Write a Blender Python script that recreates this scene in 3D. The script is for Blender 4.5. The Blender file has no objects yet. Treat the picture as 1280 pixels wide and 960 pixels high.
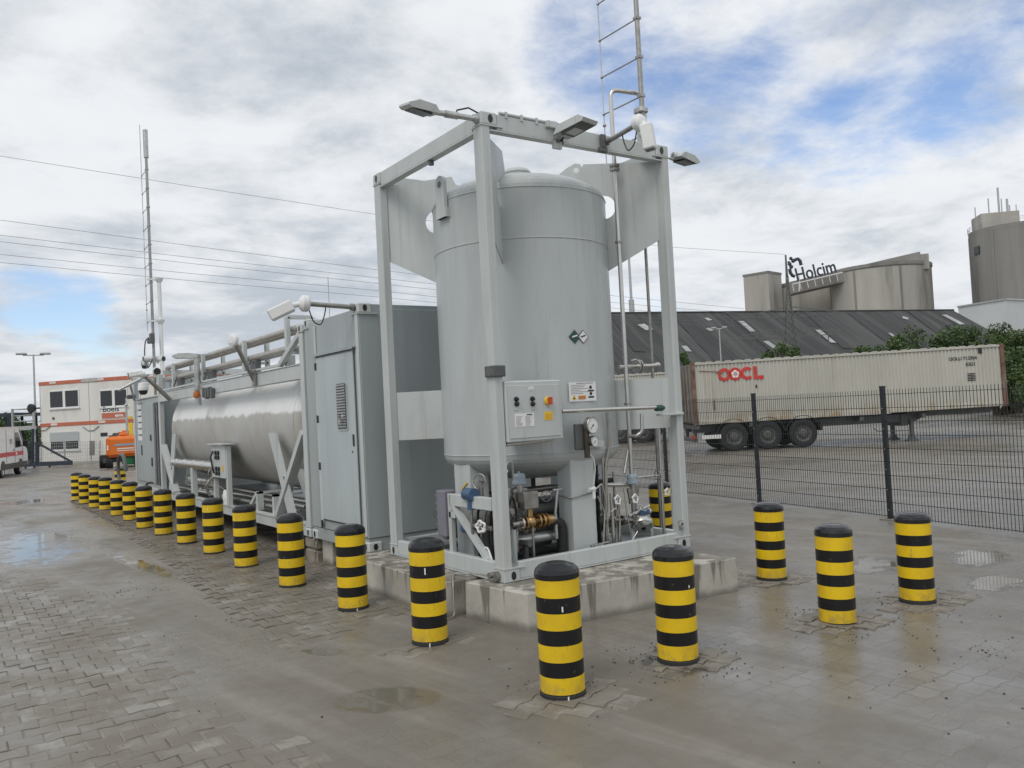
import bpy, math, random
import numpy as np
from mathutils import Vector, Matrix, noise
R = random.Random(7)
rad = math.radians
PI = math.pi
scn = bpy.context.scene

# ------------------------------------------------------------------ camera
F, PITCH, ROLL, YAW = 1032.62, 0.02952, -0.05176, 0.60604
CAM = np.array([-4.1893, -6.3274, 1.9371])
fw = np.array([math.cos(PITCH)*math.sin(YAW), math.cos(PITCH)*math.cos(YAW), math.sin(PITCH)])
r0 = np.cross(fw, [0, 0, 1.0]); r0 /= np.linalg.norm(r0); u0 = np.cross(r0, fw)
rt = r0*math.cos(ROLL)+u0*math.sin(ROLL); up = -r0*math.sin(ROLL)+u0*math.cos(ROLL)
cd = bpy.data.cameras.new('camera'); cam = bpy.data.objects.new('camera', cd)
scn.collection.objects.link(cam); scn.camera = cam
cd.sensor_width = 36; cd.lens = F/1280*36; cd.clip_start = 0.05; cd.clip_end = 3000
M = Matrix.Identity(4)
for i in range(3):
    M[i][0] = rt[i]; M[i][1] = up[i]; M[i][2] = -fw[i]; M[i][3] = CAM[i]
cam.matrix_world = M
scn.render.resolution_x, scn.render.resolution_y = 1024, 768

# survey helpers: turn a sight line measured in the photograph into a place on a known plane
def ray(x, y):
    d = fw*F+rt*(x-640)+up*(480-y); return d/np.linalg.norm(d)
def onx(x, y, X): d = ray(x, y); return Vector(CAM+d*(X-CAM[0])/d[0])
def ony(x, y, Y): d = ray(x, y); return Vector(CAM+d*(Y-CAM[1])/d[1])
def onz(x, y, Z=0.0): d = ray(x, y); return Vector(CAM+d*(Z-CAM[2])/d[2])
def at(x, y, dep): d = fw*F+rt*(x-640)+up*(480-y); return Vector(CAM+d*dep/F)

# ------------------------------------------------------------------ world, sun, exposure
SUN_DIR = Vector((-0.62, -0.30, 0.90)).normalized()
SUN_EL = math.asin(SUN_DIR.z); SUN_AZ = math.atan2(SUN_DIR.x, SUN_DIR.y)
world = bpy.data.worlds.new('World'); scn.world = world; world.use_nodes = True
scn.view_settings.view_transform = 'Standard'; scn.view_settings.look = 'None'
scn.view_settings.exposure = 0.25; scn.view_settings.gamma = 1.0
try: scn.view_settings.use_curve_mapping = False
except Exception: pass
sl = bpy.data.lights.new('sun', 'SUN'); sl.energy = 1.1; sl.angle = rad(28); sl.color = (1, .95, .88)
so = bpy.data.objects.new('sun', sl); scn.collection.objects.link(so)
so.rotation_euler = (-SUN_DIR).to_track_quat('-Z', 'Y').to_euler()

class NT:
    """small helper that writes shader node graphs"""
    def __init__(s, nt): s.nt = nt; s.n = nt.nodes; s.l = nt.links
    def new(s, t, **kw):
        n = s.n.new(t)
        for k, v in kw.items(): setattr(n, k, v)
        return n
    def put(s, sock, v):
        if isinstance(v, bpy.types.NodeSocket): s.l.new(v, sock)
        elif v is not None:
            try: sock.default_value = v
            except Exception: sock.default_value = (*v, 1)
    def math(s, op, a, b=None, c=None, clamp=False):
        n = s.new('ShaderNodeMath', operation=op, use_clamp=clamp)
        for i, v in enumerate((a, b, c)):
            if v is not None: s.put(n.inputs[i], v)
        return n.outputs[0]
    def vmath(s, op, a, b=None, out=0):
        n = s.new('ShaderNodeVectorMath', operation=op)
        s.put(n.inputs[0], a)
        if b is not None: s.put(n.inputs[1], b)
        return n.outputs[out]
    def mix(s, f, a, b, blend='MIX'):
        n = s.new('ShaderNodeMix', data_type='RGBA', blend_type=blend)
        s.put(n.inputs[0], f)
        for k, v in ((6, a), (7, b)):
            if isinstance(v, (tuple, list)) and len(v) == 3: v = (*v, 1)
            s.put(n.inputs[k], v)
        return n.outputs[2]
    def noise(s, vec, scale, detail=4, rough=.55, dist=0, out=0):
        n = s.new('ShaderNodeTexNoise'); s.put(n.inputs['Vector'], vec)
        n.inputs['Scale'].default_value = scale; n.inputs['Detail'].default_value = detail
        n.inputs['Roughness'].default_value = rough; n.inputs['Distortion'].default_value = dist
        return n.outputs[out]
    def ramp(s, v, a, b, lo=0., hi=1., smooth=True):
        n = s.new('ShaderNodeMapRange', interpolation_type='SMOOTHSTEP' if smooth else 'LINEAR')
        s.put(n.inputs[0], v)
        for i, q in enumerate((a, b, lo, hi)): n.inputs[i+1].default_value = q
        return n.outputs[0]
    def sep(s, v):
        n = s.new('ShaderNodeSeparateXYZ'); s.put(n.inputs[0], v); return n.outputs
    def comb(s, x=0., y=0., z=0.):
        n = s.new('ShaderNodeCombineXYZ')
        for i, v in enumerate((x, y, z)): s.put(n.inputs[i], v)
        return n.outputs[0]

def make_sky():
    nt = world.node_tree; nt.nodes.clear(); N = NT(nt)
    out = N.new('ShaderNodeOutputWorld'); bg = N.new('ShaderNodeBackground')
    nt.links.new(bg.outputs[0], out.inputs[0])
    sky = N.new('ShaderNodeTexSky', sky_type='NISHITA'); sky.sun_disc = False
    sky.sun_elevation = SUN_EL; sky.sun_rotation = SUN_AZ; sky.altitude = 50
    sky.air_density = 1.0; sky.dust_density = 0.6; sky.ozone_density = 1.5
    d = N.new('ShaderNodeTexCoord').outputs['Generated']
    x, y, z = N.sep(d)
    zz = N.math('ADD', N.math('MAXIMUM', z, 0.0), 0.16)
    p = N.comb(N.math('DIVIDE', x, zz), N.math('DIVIDE', y, zz), 0.0)
    p2 = N.vmath('ADD', p, (3.7, 1.9, .4))
    cov = N.noise(p2, 1.3, 10, .60, .1)
    big = N.noise(p, .45, 3, .5)
    wisp = N.noise(N.vmath('MULTIPLY', N.vmath('ADD', p, (2.2, .7, 0)), (1.0, 1.15, 1)), 3.4, 10, .64, .2)
    cov = N.math('ADD', N.math('MULTIPLY', cov, .48), N.math('ADD', N.math('MULTIPLY', big, .30), N.math('MULTIPLY', wisp, .32)))
    # a few places where the cloud deck opens (directions on the dome)
    for (px, py, k, w) in ((735, 90, .10, .993), (690, 50, .05, .994), (890, 40, .09, .993), (1010, 60, .055, .994), (1140, 150, .075, .994), (1265, 125, .085, .994), (1060, 190, .06, .992), (960, 180, .045, .993), (1265, 10, .04, .992), (850, 160, .04, .994),
                           (75, 386, .17, .9975), (130, 398, .16, .998), (20, 380, .11, .998)):
        h = ray(px, py)
        dt = N.vmath('DOT_PRODUCT', d, tuple(h), out=1)
        g = N.ramp(dt, w, 1.0, 0, k)
        cov = N.math('SUBTRACT', cov, g)
    mask = N.ramp(cov, .30, .50)
    # grey undersides and bright edges of the deck
    sh = N.noise(N.vmath('ADD', p, (11.3, 4.1, 0)), 2.2, 10, .62, .2)
    sh2 = N.noise(N.vmath('ADD', p, (1.3, 8.1, 0)), .55, 4, .5, .2)
    t = N.math('ADD', N.math('MULTIPLY', sh, .65), N.math('MULTIPLY', sh2, .5))
    east = N.ramp(N.vmath('DOT_PRODUCT', d, (0.82, -0.57, 0.), out=1), -.3, .6)
    t = N.math('ADD', t, N.math('MULTIPLY', east, .06))
    t = N.ramp(t, .44, .68)
    thick = N.ramp(cov, .48, .78)
    t = N.math('SUBTRACT', t, N.math('MULTIPLY', thick, .25), clamp=True)
    ccol = N.mix(t, (4.35, 4.8, 5.4), (7.75, 7.95, 8.2))
    low = N.ramp(z, 0.0, .22, 1, 0)
    ccol = N.mix(N.math('MULTIPLY', low, .35), ccol, (6.0, 6.35, 6.7))
    skyc = N.mix(1.0, sky.outputs[0], (1.35, 1.35, 1.45), 'MULTIPLY')
    col = N.mix(mask, skyc, ccol)
    # the visible half below the horizon only matters for bounce light
    N.put(bg.inputs[0], col); bg.inputs[1].default_value = 0.095
make_sky()

# ------------------------------------------------------------------ materials
MATS = {}
def mat(name, col, rough=.5, metal=0., var=.12, scale=3., dirt=None, dirt_amt=0., bump=0., bscale=40., stretch=(1, 1, 1), coat=0., spec=.5, rvar=.1, emis=None):
    if name in MATS: return MATS[name]
    m = bpy.data.materials.new(name); m.use_nodes = True; nt = m.node_tree; N = NT(nt)
    b = nt.nodes['Principled BSDF']
    pos = N.new('ShaderNodeNewGeometry').outputs['Position']
    ps = N.vmath('MULTIPLY', pos, stretch)
    n1 = N.noise(ps, scale, 5, .6)
    f = N.ramp(n1, .3, .7, 1-var, 1+var, False)
    c = N.mix(1.0, (*col, 1), N.comb(f, f, f), 'MULTIPLY')
    if dirt:
        n2 = N.noise(N.vmath('ADD', ps, (5.1, 2.2, 7.7)), scale*.8, 6, .65, .3)
        c = N.mix(N.math('MULTIPLY', N.ramp(n2, .48, .72), dirt_amt), c, (*dirt, 1))
    if name in ('frame_paint', 'cabin_paint', 'door_paint', 'vessel_paint'):
        # chips, rust freckles and thin run marks in the paint
        ch = N.noise(N.vmath('MULTIPLY', pos, (1, 1, .45)), 21, 6, .72)
        run_ = N.noise(N.vmath('MULTIPLY', pos, (1, 1, .03)), 11, 4, .6)
        k = .8 if name == 'frame_paint' else .45
        c = N.mix(N.math('MULTIPLY', N.ramp(ch, .685, .735), k), c, (.13, .10, .075))
        c = N.mix(N.math('MULTIPLY', N.ramp(run_, .55, .72), .30), c, (.27, .26, .235))
    N.put(b.inputs['Base Color'], c)
    b.inputs['Metallic'].default_value = metal
    N.put(b.inputs['Roughness'], N.ramp(N.noise(ps, scale*2.3, 4), .3, .7, max(.02, rough-rvar), min(1, rough+rvar), False))
    b.inputs['Specular IOR Level'].default_value = spec
    b.inputs['Coat Weight'].default_value = coat; b.inputs['Coat Roughness'].default_value = .12
    if bump:
        bn = N.new('ShaderNodeBump'); bn.inputs['Strength'].default_value = bump; bn.inputs['Distance'].default_value = .01
        N.put(bn.inputs['Height'], N.noise(ps, bscale, 4)); N.l.new(bn.outputs[0], b.inputs['Normal'])
    if emis:
        b.inputs['Emission Color'].default_value = (*emis, 1); b.inputs['Emission Strength'].default_value = 1
    MATS[name] = m; return m

frame_paint = mat('frame_paint', (.51, .542, .535), .42, var=.07, scale=2.5, dirt=(.36, .35, .31), dirt_amt=.30, stretch=(1, 1, .35), bump=.04, bscale=25)
vessel_paint = mat('vessel_paint', (.455, .487, .487), .33, var=.06, scale=1.6, dirt=(.34, .345, .33), dirt_amt=.45, stretch=(1.5, 1.5, .25), bump=.03, bscale=8)
cabin_paint = mat('cabin_paint', (.35, .388, .393), .45, var=.06, scale=1.5, dirt=(.30, .32, .31), dirt_amt=.4, stretch=(1.4, 1.4, .3), bump=.04, bscale=6)
door_paint = mat('door_paint', (.45, .50, .51), .42, var=.05, scale=1.4, dirt=(.34, .36, .35), dirt_amt=.3, stretch=(1.4, 1.4, .3))
galv = mat('galvanised_steel', (.50, .51, .50), .45, .85, var=.2, scale=9)
steel = mat('stainless_steel', (.60, .59, .56), .3, 1., var=.08, scale=5, rvar=.04)
dull_steel = mat('dull_steel', (.36, .35, .33), .42, 1., var=.2, scale=12)
brass = mat('brass', (.42, .28, .13), .38, 1., var=.25, scale=20)
pipe_clad = mat('pipe_cladding', (.42, .40, .365), .42, .3, var=.12, scale=6, dirt=(.30, .28, .25), dirt_amt=.4)
rubber = mat('black_rubber', (.022, .022, .024), .7, var=.2, scale=6)
black_gloss = mat('black_gloss', (.009, .0095, .012), .2, var=.3, scale=6, dirt=(.06, .056, .05), dirt_amt=.3, rvar=.06)
black_plastic = mat('black_plastic', (.02, .02, .021), .4, var=.3, scale=5)
white_plastic = mat('white_plastic', (.76, .77, .76), .4, var=.04)
white_label = mat('white_label', (.78, .78, .76), .45, var=.03)
print_grey = mat('print_grey', (.30, .30, .30), .6)
print_black = mat('print_black', (.03, .03, .035), .6)
yellow_label = mat('yellow_label', (.75, .50, .04), .5)
orange_label = mat('orange_label', (.55, .22, .05), .5)
red_knob = mat('red_knob', (.50, .06, .02), .4)
blue_paint = mat('blue_paint', (.05, .10, .19), .4, var=.15, scale=12)
blue_grey = mat('blue_grey_paint', (.30, .36, .42), .38, var=.1, scale=12)
dark_green = mat('dark_green', (.015, .07, .06), .4)
lilac_grey = mat('lilac_grey', (.20, .195, .235), .5, var=.1)
dark_grey = mat('dark_grey', (.10, .105, .105), .5, var=.15)
tray_grey = mat('tray_grey', (.16, .17, .17), .4, var=.25, scale=4)
glass_dark = mat('dark_glass', (.02, .023, .025), .08, var=.1, spec=.6)
lamp_glass = mat('lamp_glass', (.55, .56, .54), .2)
amber = mat('amber_lens', (.45, .14, .03), .25)
fence_green = mat('fence_anthracite', (.022, .027, .030), .45, var=.15)
red_stripe = mat('red_stripe', (.55, .05, .06), .45)
van_white = mat('van_white', (.74, .75, .75), .25, var=.03, coat=.5)
office_white = mat('office_cream', (.74, .73, .69), .6, var=.05, scale=.8, dirt=(.52, .50, .44), dirt_amt=.45, stretch=(1, 1, .3))
office_red = mat('office_orange', (.50, .15, .085), .5, var=.08)
lift_orange = mat('lift_orange', (.72, .17, .02), .35, var=.06)
lift_green = mat('lift_green', (.02, .26, .10), .45)
gate_blue = mat('gate_blue', (.03, .04, .055), .5)
shutter_grey = mat('shutter_grey', (.42, .44, .45), .5, bump=.3, bscale=30, stretch=(0, 0, 1))
oocl_red = mat('letter_red', (.55, .05, .04), .55, var=.15, scale=3)
tree_bark = mat('tree_bark', (.10, .08, .06), .9, var=.3, scale=8)
leaf_a = mat('leaf_a', (.075, .125, .035), .6, var=.35, scale=.6)
leaf_b = mat('leaf_b', (.11, .17, .045), .6, var=.3, scale=.6)
leaf_c = mat('leaf_c', (.045, .08, .028), .6, var=.3, scale=.6)
silo_concrete = mat('silo_concrete', (.40, .385, .345), .85, var=.14, scale=.22, dirt=(.17, .16, .145), dirt_amt=.75, stretch=(1, 1, .12), bump=.1, bscale=1)
silo_dark = mat('silo_dark_concrete', (.25, .243, .228), .85, var=.18, scale=.2, dirt=(.13, .125, .12), dirt_amt=.7, stretch=(1.2, 1.2, .10), bump=.1, bscale=1)
pale_cladding = mat('pale_cladding', (.55, .57, .57), .6, var=.05, scale=.2)
sign_blue = mat('sign_dark', (.045, .055, .075), .5)
roof_edge = mat('roof_edge', (.035, .035, .035), .7)
rust = mat('rusty_steel', (.15, .085, .06), .8, var=.4, scale=2.5, dirt=(.30, .27, .23), dirt_amt=.7)
door_worn = mat('worn_door_paint', (.20, .18, .155), .8, var=.3, scale=2.5, dirt=(.12, .075, .055), dirt_amt=.7, stretch=(1, 1, .4))
rock = mat('rough_stone', (.26, .23, .19), .9, var=.3, scale=5, bump=.8, bscale=12)
wire_mat = mat('power_cable', (.16, .17, .18), .6)

def custom(name): 
    m = bpy.data.materials.new(name); m.use_nodes = True
    N = NT(m.node_tree); b = m.node_tree.nodes['Principled BSDF']
    pos = N.new('ShaderNodeNewGeometry').outputs['Position']
    return m, N, b, pos
def bumpit(N, b, h, st, dist=.01):
    bn = N.new('ShaderNodeBump'); bn.inputs['Strength'].default_value = st; bn.inputs['Distance'].default_value = dist
    N.put(bn.inputs['Height'], h); N.l.new(bn.outputs[0], b.inputs['Normal'])

# bollard yellow with scuffs
m, N, b, pos = custom('bollard_yellow')
c = N.mix(N.ramp(N.noise(pos, 5, 4), .35, .7), (.80, .54, .006), (.70, .46, .010))
c = N.mix(N.math('MULTIPLY', N.ramp(N.noise(N.vmath('MULTIPLY', pos, (1, 1, .4)), 26, 5, .7), .60, .72), .5), c, (.16, .12, .05))
splash = N.math('MULTIPLY', N.ramp(N.sep(pos)[2], .0, .20, 1, 0), N.ramp(N.noise(pos, 16, 6, .75), .40, .66))
c = N.mix(N.math('MULTIPLY', splash, .6), c, (.20, .165, .11))
c = N.mix(N.math('MULTIPLY', N.ramp(N.noise(N.vmath('MULTIPLY', pos, (1, 1, .15)), 18, 5, .7), .56, .72), .35), c, (.42, .29, .05))
N.put(b.inputs['Base Color'], c); b.inputs['Roughness'].default_value = .42
bollard_yellow = m
m, N, b, pos = custom('bollard_black')
sc = N.math('MULTIPLY', N.ramp(N.noise(N.vmath('MULTIPLY', pos, (1, 1, .6)), 30, 5, .7), .62, .72), .45)
N.put(b.inputs['Base Color'], N.mix(sc, (.010, .010, .011), (.20, .17, .10))); b.inputs['Roughness'].default_value = .36; b.inputs['Specular IOR Level'].default_value = .35
bollard_black = m

# cold tank jacket: bright aluminium above, dusty below an uneven tide line
m, N, b, pos = custom('tank_jacket')
x, y, z = N.sep(pos)
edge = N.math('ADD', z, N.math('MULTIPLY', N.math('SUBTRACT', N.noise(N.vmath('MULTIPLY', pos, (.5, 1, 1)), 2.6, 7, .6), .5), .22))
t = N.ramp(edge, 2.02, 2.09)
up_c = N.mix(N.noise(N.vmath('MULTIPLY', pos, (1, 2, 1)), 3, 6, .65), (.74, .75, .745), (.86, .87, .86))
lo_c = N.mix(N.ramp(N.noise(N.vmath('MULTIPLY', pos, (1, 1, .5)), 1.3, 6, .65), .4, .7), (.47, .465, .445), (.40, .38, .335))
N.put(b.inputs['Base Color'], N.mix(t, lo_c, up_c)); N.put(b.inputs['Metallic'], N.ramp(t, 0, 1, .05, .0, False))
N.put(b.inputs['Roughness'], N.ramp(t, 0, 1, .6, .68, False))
bumpit(N, b, N.noise(pos, 3, 4), .12, .02)
tank_jacket = m

def concrete(name, base, dark, drip_top):
    m, N, b, pos = custom(name)
    x, y, z = N.sep(pos)
    c = N.mix(N.ramp(N.noise(pos, 2.2, 7, .65), .3, .7), base, tuple(q*.72 for q in base))
    pit = N.ramp(N.noise(pos, 38, 3, .6), .66, .74)
    c = N.mix(N.math('MULTIPLY', pit, .5), c, dark)
    st = N.noise(N.vmath('MULTIPLY', pos, (1, 1, .06)), 5.5, 5, .65)
    reach = N.math('SUBTRACT', drip_top, z)
    run = N.math('SUBTRACT', st, N.math('MULTIPLY', reach, .35))
    c = N.mix(N.math('MULTIPLY', N.ramp(run, .47, .56), .75), c, dark)
    foot = N.ramp(N.math('ADD', z, N.math('MULTIPLY', N.noise(pos, 6, 4), .10)), .06, .15, 1, 0)
    c = N.mix(N.math('MULTIPLY', foot, .7), c, (.10, .09, .075))
    wtop = N.math('MULTIPLY', N.ramp(z, drip_top-.012, drip_top-.004), N.ramp(N.noise(pos, 3, 5, .6), .42, .55))
    c = N.mix(N.math('MULTIPLY', wtop, .7), c, (.17, .155, .13))
    N.put(b.inputs['Base Color'], c); b.inputs['Roughness'].default_value = .8
    bumpit(N, b, N.noise(pos, 25, 5, .65), .35, .008)
    return m
plinth_concrete = concrete('plinth_concrete', (.52, .495, .44), (.11, .10, .08), .34)

# shipping container paint with rust runs
m, N, b, pos = custom('container_paint')
x, y, z = N.sep(pos)
c = N.mix(N.ramp(N.noise(N.vmath('MULTIPLY', pos, (1, 1, .3)), .9, 6, .65), .35, .7), (.52, .508, .45), (.455, .445, .39))
st = N.noise(N.vmath('MULTIPLY', pos, (1, 1, .05)), 3.2, 5, .7)
c = N.mix(N.math('MULTIPLY', N.ramp(st, .57, .76), .5), c, (.25, .18, .11))
bot = N.math('MULTIPLY', N.ramp(z, 1.05, 1.55, 1, 0), N.ramp(N.noise(N.vmath('MULTIPLY', pos, (1, 1, .4)), 2.2, 5, .7), .38, .66))
c = N.mix(N.math('MULTIPLY', bot, .8), c, (.30, .19, .07))
N.put(b.inputs['Base Color'], c); b.inputs['Roughness'].default_value = .6
container_paint = m

# warehouse roof: weathered corrugated sheets, black strips and streaks
m, N, b, pos = custom('warehouse_roofing')
tc = N.new('ShaderNodeTexCoord').outputs['Object']
x, y, z = N.sep(tc)
stv = N.comb(N.math('MULTIPLY', x, .35), N.math('MULTIPLY', y, .02), 0.)
st = N.noise(stv, 1.0, 5, .7)
c = N.mix(N.ramp(st, .42, .60), (.030, .031, .032), (.085, .085, .083))
wv = N.math('SINE', N.math('MULTIPLY', x, 12.0))
c = N.mix(N.ramp(wv, -1, 1, .0, .45, False), c, (.025, .026, .027))
c = N.mix(N.math('MULTIPLY', N.ramp(N.noise(tc, .35, 6, .7), .45, .75), .5), c, (.05, .055, .042))
N.put(b.inputs['Base Color'], c); b.inputs['Roughness'].default_value = .75
bumpit(N, b, wv, .6, .05)
warehouse_roofing = m

# ground: wet mud film over grey block paving
def ground_mat():
    m, N, b, pos = custom('wet_muddy_paving')
    x, y, z = N.sep(pos)
    flat = N.comb(x, y, 0.)
    # ghost of the block pattern under the mud
    tri = N.math('PINGPONG', N.math('ADD', x, 100.0), .1)
    yw = N.math('ADD', y, N.math('MULTIPLY', tri, .22))
    br = N.new('ShaderNodeTexBrick'); br.offset = .5
    N.put(br.inputs['Vector'], N.comb(x, yw, 0.))
    br.inputs['Color1'].default_value = (0, 0, 0, 1); br.inputs['Color2'].default_value = (1, 1, 1, 1); br.inputs['Mortar'].default_value = (.5, .5, .5, 1)
    br.inputs['Scale'].default_value = 1; br.inputs['Mortar Size'].default_value = .006; br.inputs['Mortar Smooth'].default_value = .3
    br.inputs['Brick Width'].default_value = .2; br.inputs['Row Height'].default_value = .165
    joint = br.outputs['Fac']; cell = br.outputs['Color']
    n_big = N.noise(flat, .16, 5, .55, .4); n_mid = N.noise(flat, .75, 6, .6, .3); n_fine = N.noise(flat, 7, 6, .65)
    grit = N.noise(flat, 60, 3, .7)
    # long shallow wheel tracks along the yard
    trk = N.noise(N.vmath('MULTIPLY', N.comb(N.math('ADD', N.math('MULTIPLY', x, .97), N.math('MULTIPLY', y, .16)), y, 0.), (1.9, .12, 1)), 1., 5, .6)
    mud = N.mix(N.ramp(n_mid, .32, .68), (.158, .140, .114), (.252, .233, .202))
    mud = N.mix(N.math('MULTIPLY', N.ramp(trk, .45, .65), .6), mud, (.295, .277, .245))
    mud = N.mix(N.math('MULTIPLY', N.ramp(n_fine, .4, .75), .35), mud, (.145, .122, .092))
    mud = N.mix(N.math('MULTIPLY', N.ramp(grit, .60, .75), .35), mud, (.09, .08, .065))
    # worn-through paving
    show = N.math('ADD', N.math('MULTIPLY', n_big, .9), N.math('MULTIPLY', N.noise(flat, 1.6, 5, .6), .45))
    far_l = N.ramp(x, -4.2, -2.6, .10, 0)
    show = N.math('ADD', show, far_l)
    cellv = N.sep(cell)[0]
    show = N.math('ADD', show, N.math('MULTIPLY', cellv, .10))
    pm = N.ramp(show, .80, .98)
    stone = N.mix(cellv, (.25, .24, .225), (.32, .31, .295))
    stone = N.mix(N.math('MULTIPLY', N.ramp(n_fine, .4, .7), .45), stone, (.20, .185, .16))
    col = N.mix(N.math('MULTIPLY', pm, .75), mud, stone)
    col = N.mix(N.math('MULTIPLY', cellv, .10), col, (.31, .285, .245))
    jm = N.math('MULTIPLY', joint, N.math('ADD', N.math('MULTIPLY', pm, .45), N.ramp(n_mid, .35, .65, .02, .13)))
    col = N.mix(jm, col, (.075, .065, .052))
    # wetness
    wet = N.ramp(N.math('ADD', N.math('MULTIPLY', n_big, .55), N.math('MULTIPLY', n_mid, .5)), .44, .60)
    pud = None
    for (cx, cy, ax, ay, rot) in ((-1.74, -1.10, .22, .34, .9), (-1.62, .34, .10, .20, .5), (4.25, -1.0, .5, .35, .5), (5.3, -1.6, .6, .3, .4), (-2.9, 10.2, .8, 2.6, .0), (-3.9, 14.2, 1.0, 1.8, 0), (4.2, -2.3, .4, .3, 0),
                              (6.3, -2.4, .8, .5, .3), (-1.9, 6.3, .14, 1.6, .1), (-2.2, 21., 2.2, .8, .1)):
        dx = N.math('SUBTRACT', x, cx); dy = N.math('SUBTRACT', y, cy)
        ca, sa = math.cos(rot), math.sin(rot)
        uu = N.math('DIVIDE', N.math('ADD', N.math('MULTIPLY', dx, ca), N.math('MULTIPLY', dy, sa)), ax)
        vv = N.math('DIVIDE', N.math('SUBTRACT', N.math('MULTIPLY', dy, ca), N.math('MULTIPLY', dx, sa)), ay)
        q = N.math('ADD', N.math('MULTIPLY', uu, uu), N.math('MULTIPLY', vv, vv))
        g = N.ramp(q, 0, 2.2, 1, 0)
        pud = g if pud is None else N.math('MAXIMUM', pud, g)
    pmask = N.ramp(N.math('ADD', pud, N.math('MULTIPLY', N.math('SUBTRACT', N.noise(flat, 2.6, 7, .62, .8), .5), 2.7)), .50, .85)
    wet = N.math('MAXIMUM', wet, N.ramp(pud, .05, .6))
    col = N.mix(N.math('MULTIPLY', wet, .42), col, N.mix(1.0, col, (.45, .43, .40), 'MULTIPLY'))
    col = N.mix(N.math('MULTIPLY', pmask, .8), col, (.135, .118, .085))
    # dark oily grit trodden round some bollard feet, doubling as painted contact shadow
    grime_shade = None
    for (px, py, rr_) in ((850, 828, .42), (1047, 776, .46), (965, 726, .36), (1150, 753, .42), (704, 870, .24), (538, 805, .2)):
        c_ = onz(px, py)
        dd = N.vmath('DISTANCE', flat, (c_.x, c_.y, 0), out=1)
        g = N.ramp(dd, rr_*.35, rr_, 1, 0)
        grime_shade = g if grime_shade is None else N.math('MAXIMUM', grime_shade, g)
    gm = N.ramp(N.math('ADD', grime_shade, N.math('MULTIPLY', N.math('SUBTRACT', N.noise(flat, 9, 6, .7, .5), .5), 1.5)), .38, .62)
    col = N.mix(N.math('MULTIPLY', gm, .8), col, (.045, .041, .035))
    N.put(b.inputs['Base Color'], col)
    ro = N.ramp(wet, 0, 1, .66, .24, False)
    ro = N.math('ADD', ro, N.math('MULTIPLY', N.math('SUBTRACT', n_fine, .5), .25))
    ro = N.math('MULTIPLY', ro, N.ramp(pmask, 0, 1, 1, .34, False))
    N.put(b.inputs['Roughness'], ro)
    b.inputs['Specular IOR Level'].default_value = .5
    h = N.math('ADD', N.math('MULTIPLY', n_fine, .6), N.math('MULTIPLY', grit, .25))
    h = N.math('SUBTRACT', h, N.math('MULTIPLY', jm, 1.2))
    h = N.math('MULTIPLY', h, N.ramp(pmask, 0, 1, 1, .02, False))
    bumpit(N, b, h, .55, .012)
    return m
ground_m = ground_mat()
m, N, b, pos = custom('paving_stone')
oi = N.new('ShaderNodeAttribute'); oi.attribute_name = 'tone'; tone = oi.outputs['Fac']
x, y, z = N.sep(pos)
c = N.mix(tone, (.19, .173, .148), (.31, .293, .262))
c = N.mix(N.math('MULTIPLY', N.ramp(N.noise(pos, 9, 6, .65), .4, .7), .6), c, (.19, .17, .14))
c = N.mix(N.math('MULTIPLY', N.ramp(N.noise(N.comb(x, y, 0.), 2.6, 6, .68, .4), .36, .56), .85), c, (.165, .143, .112))
c = N.mix(N.math('MULTIPLY', N.ramp(N.noise(pos, 70, 3, .7), .58, .75), .35), c, (.08, .075, .065))
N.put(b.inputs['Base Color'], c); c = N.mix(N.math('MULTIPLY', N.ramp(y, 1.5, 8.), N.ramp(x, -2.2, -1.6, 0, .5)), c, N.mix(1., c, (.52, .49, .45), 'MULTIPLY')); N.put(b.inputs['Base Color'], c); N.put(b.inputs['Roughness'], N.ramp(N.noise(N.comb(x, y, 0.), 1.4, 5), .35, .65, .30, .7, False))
bumpit(N, b, N.noise(pos, 45, 4, .7), .4, .005)
paver_m = m
paver_dark = mat('paving_stone_dirty', (.20, .18, .15), .6, var=.3, scale=7, dirt=(.05, .045, .038), dirt_amt=.9, bump=.4, bscale=45)

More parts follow.
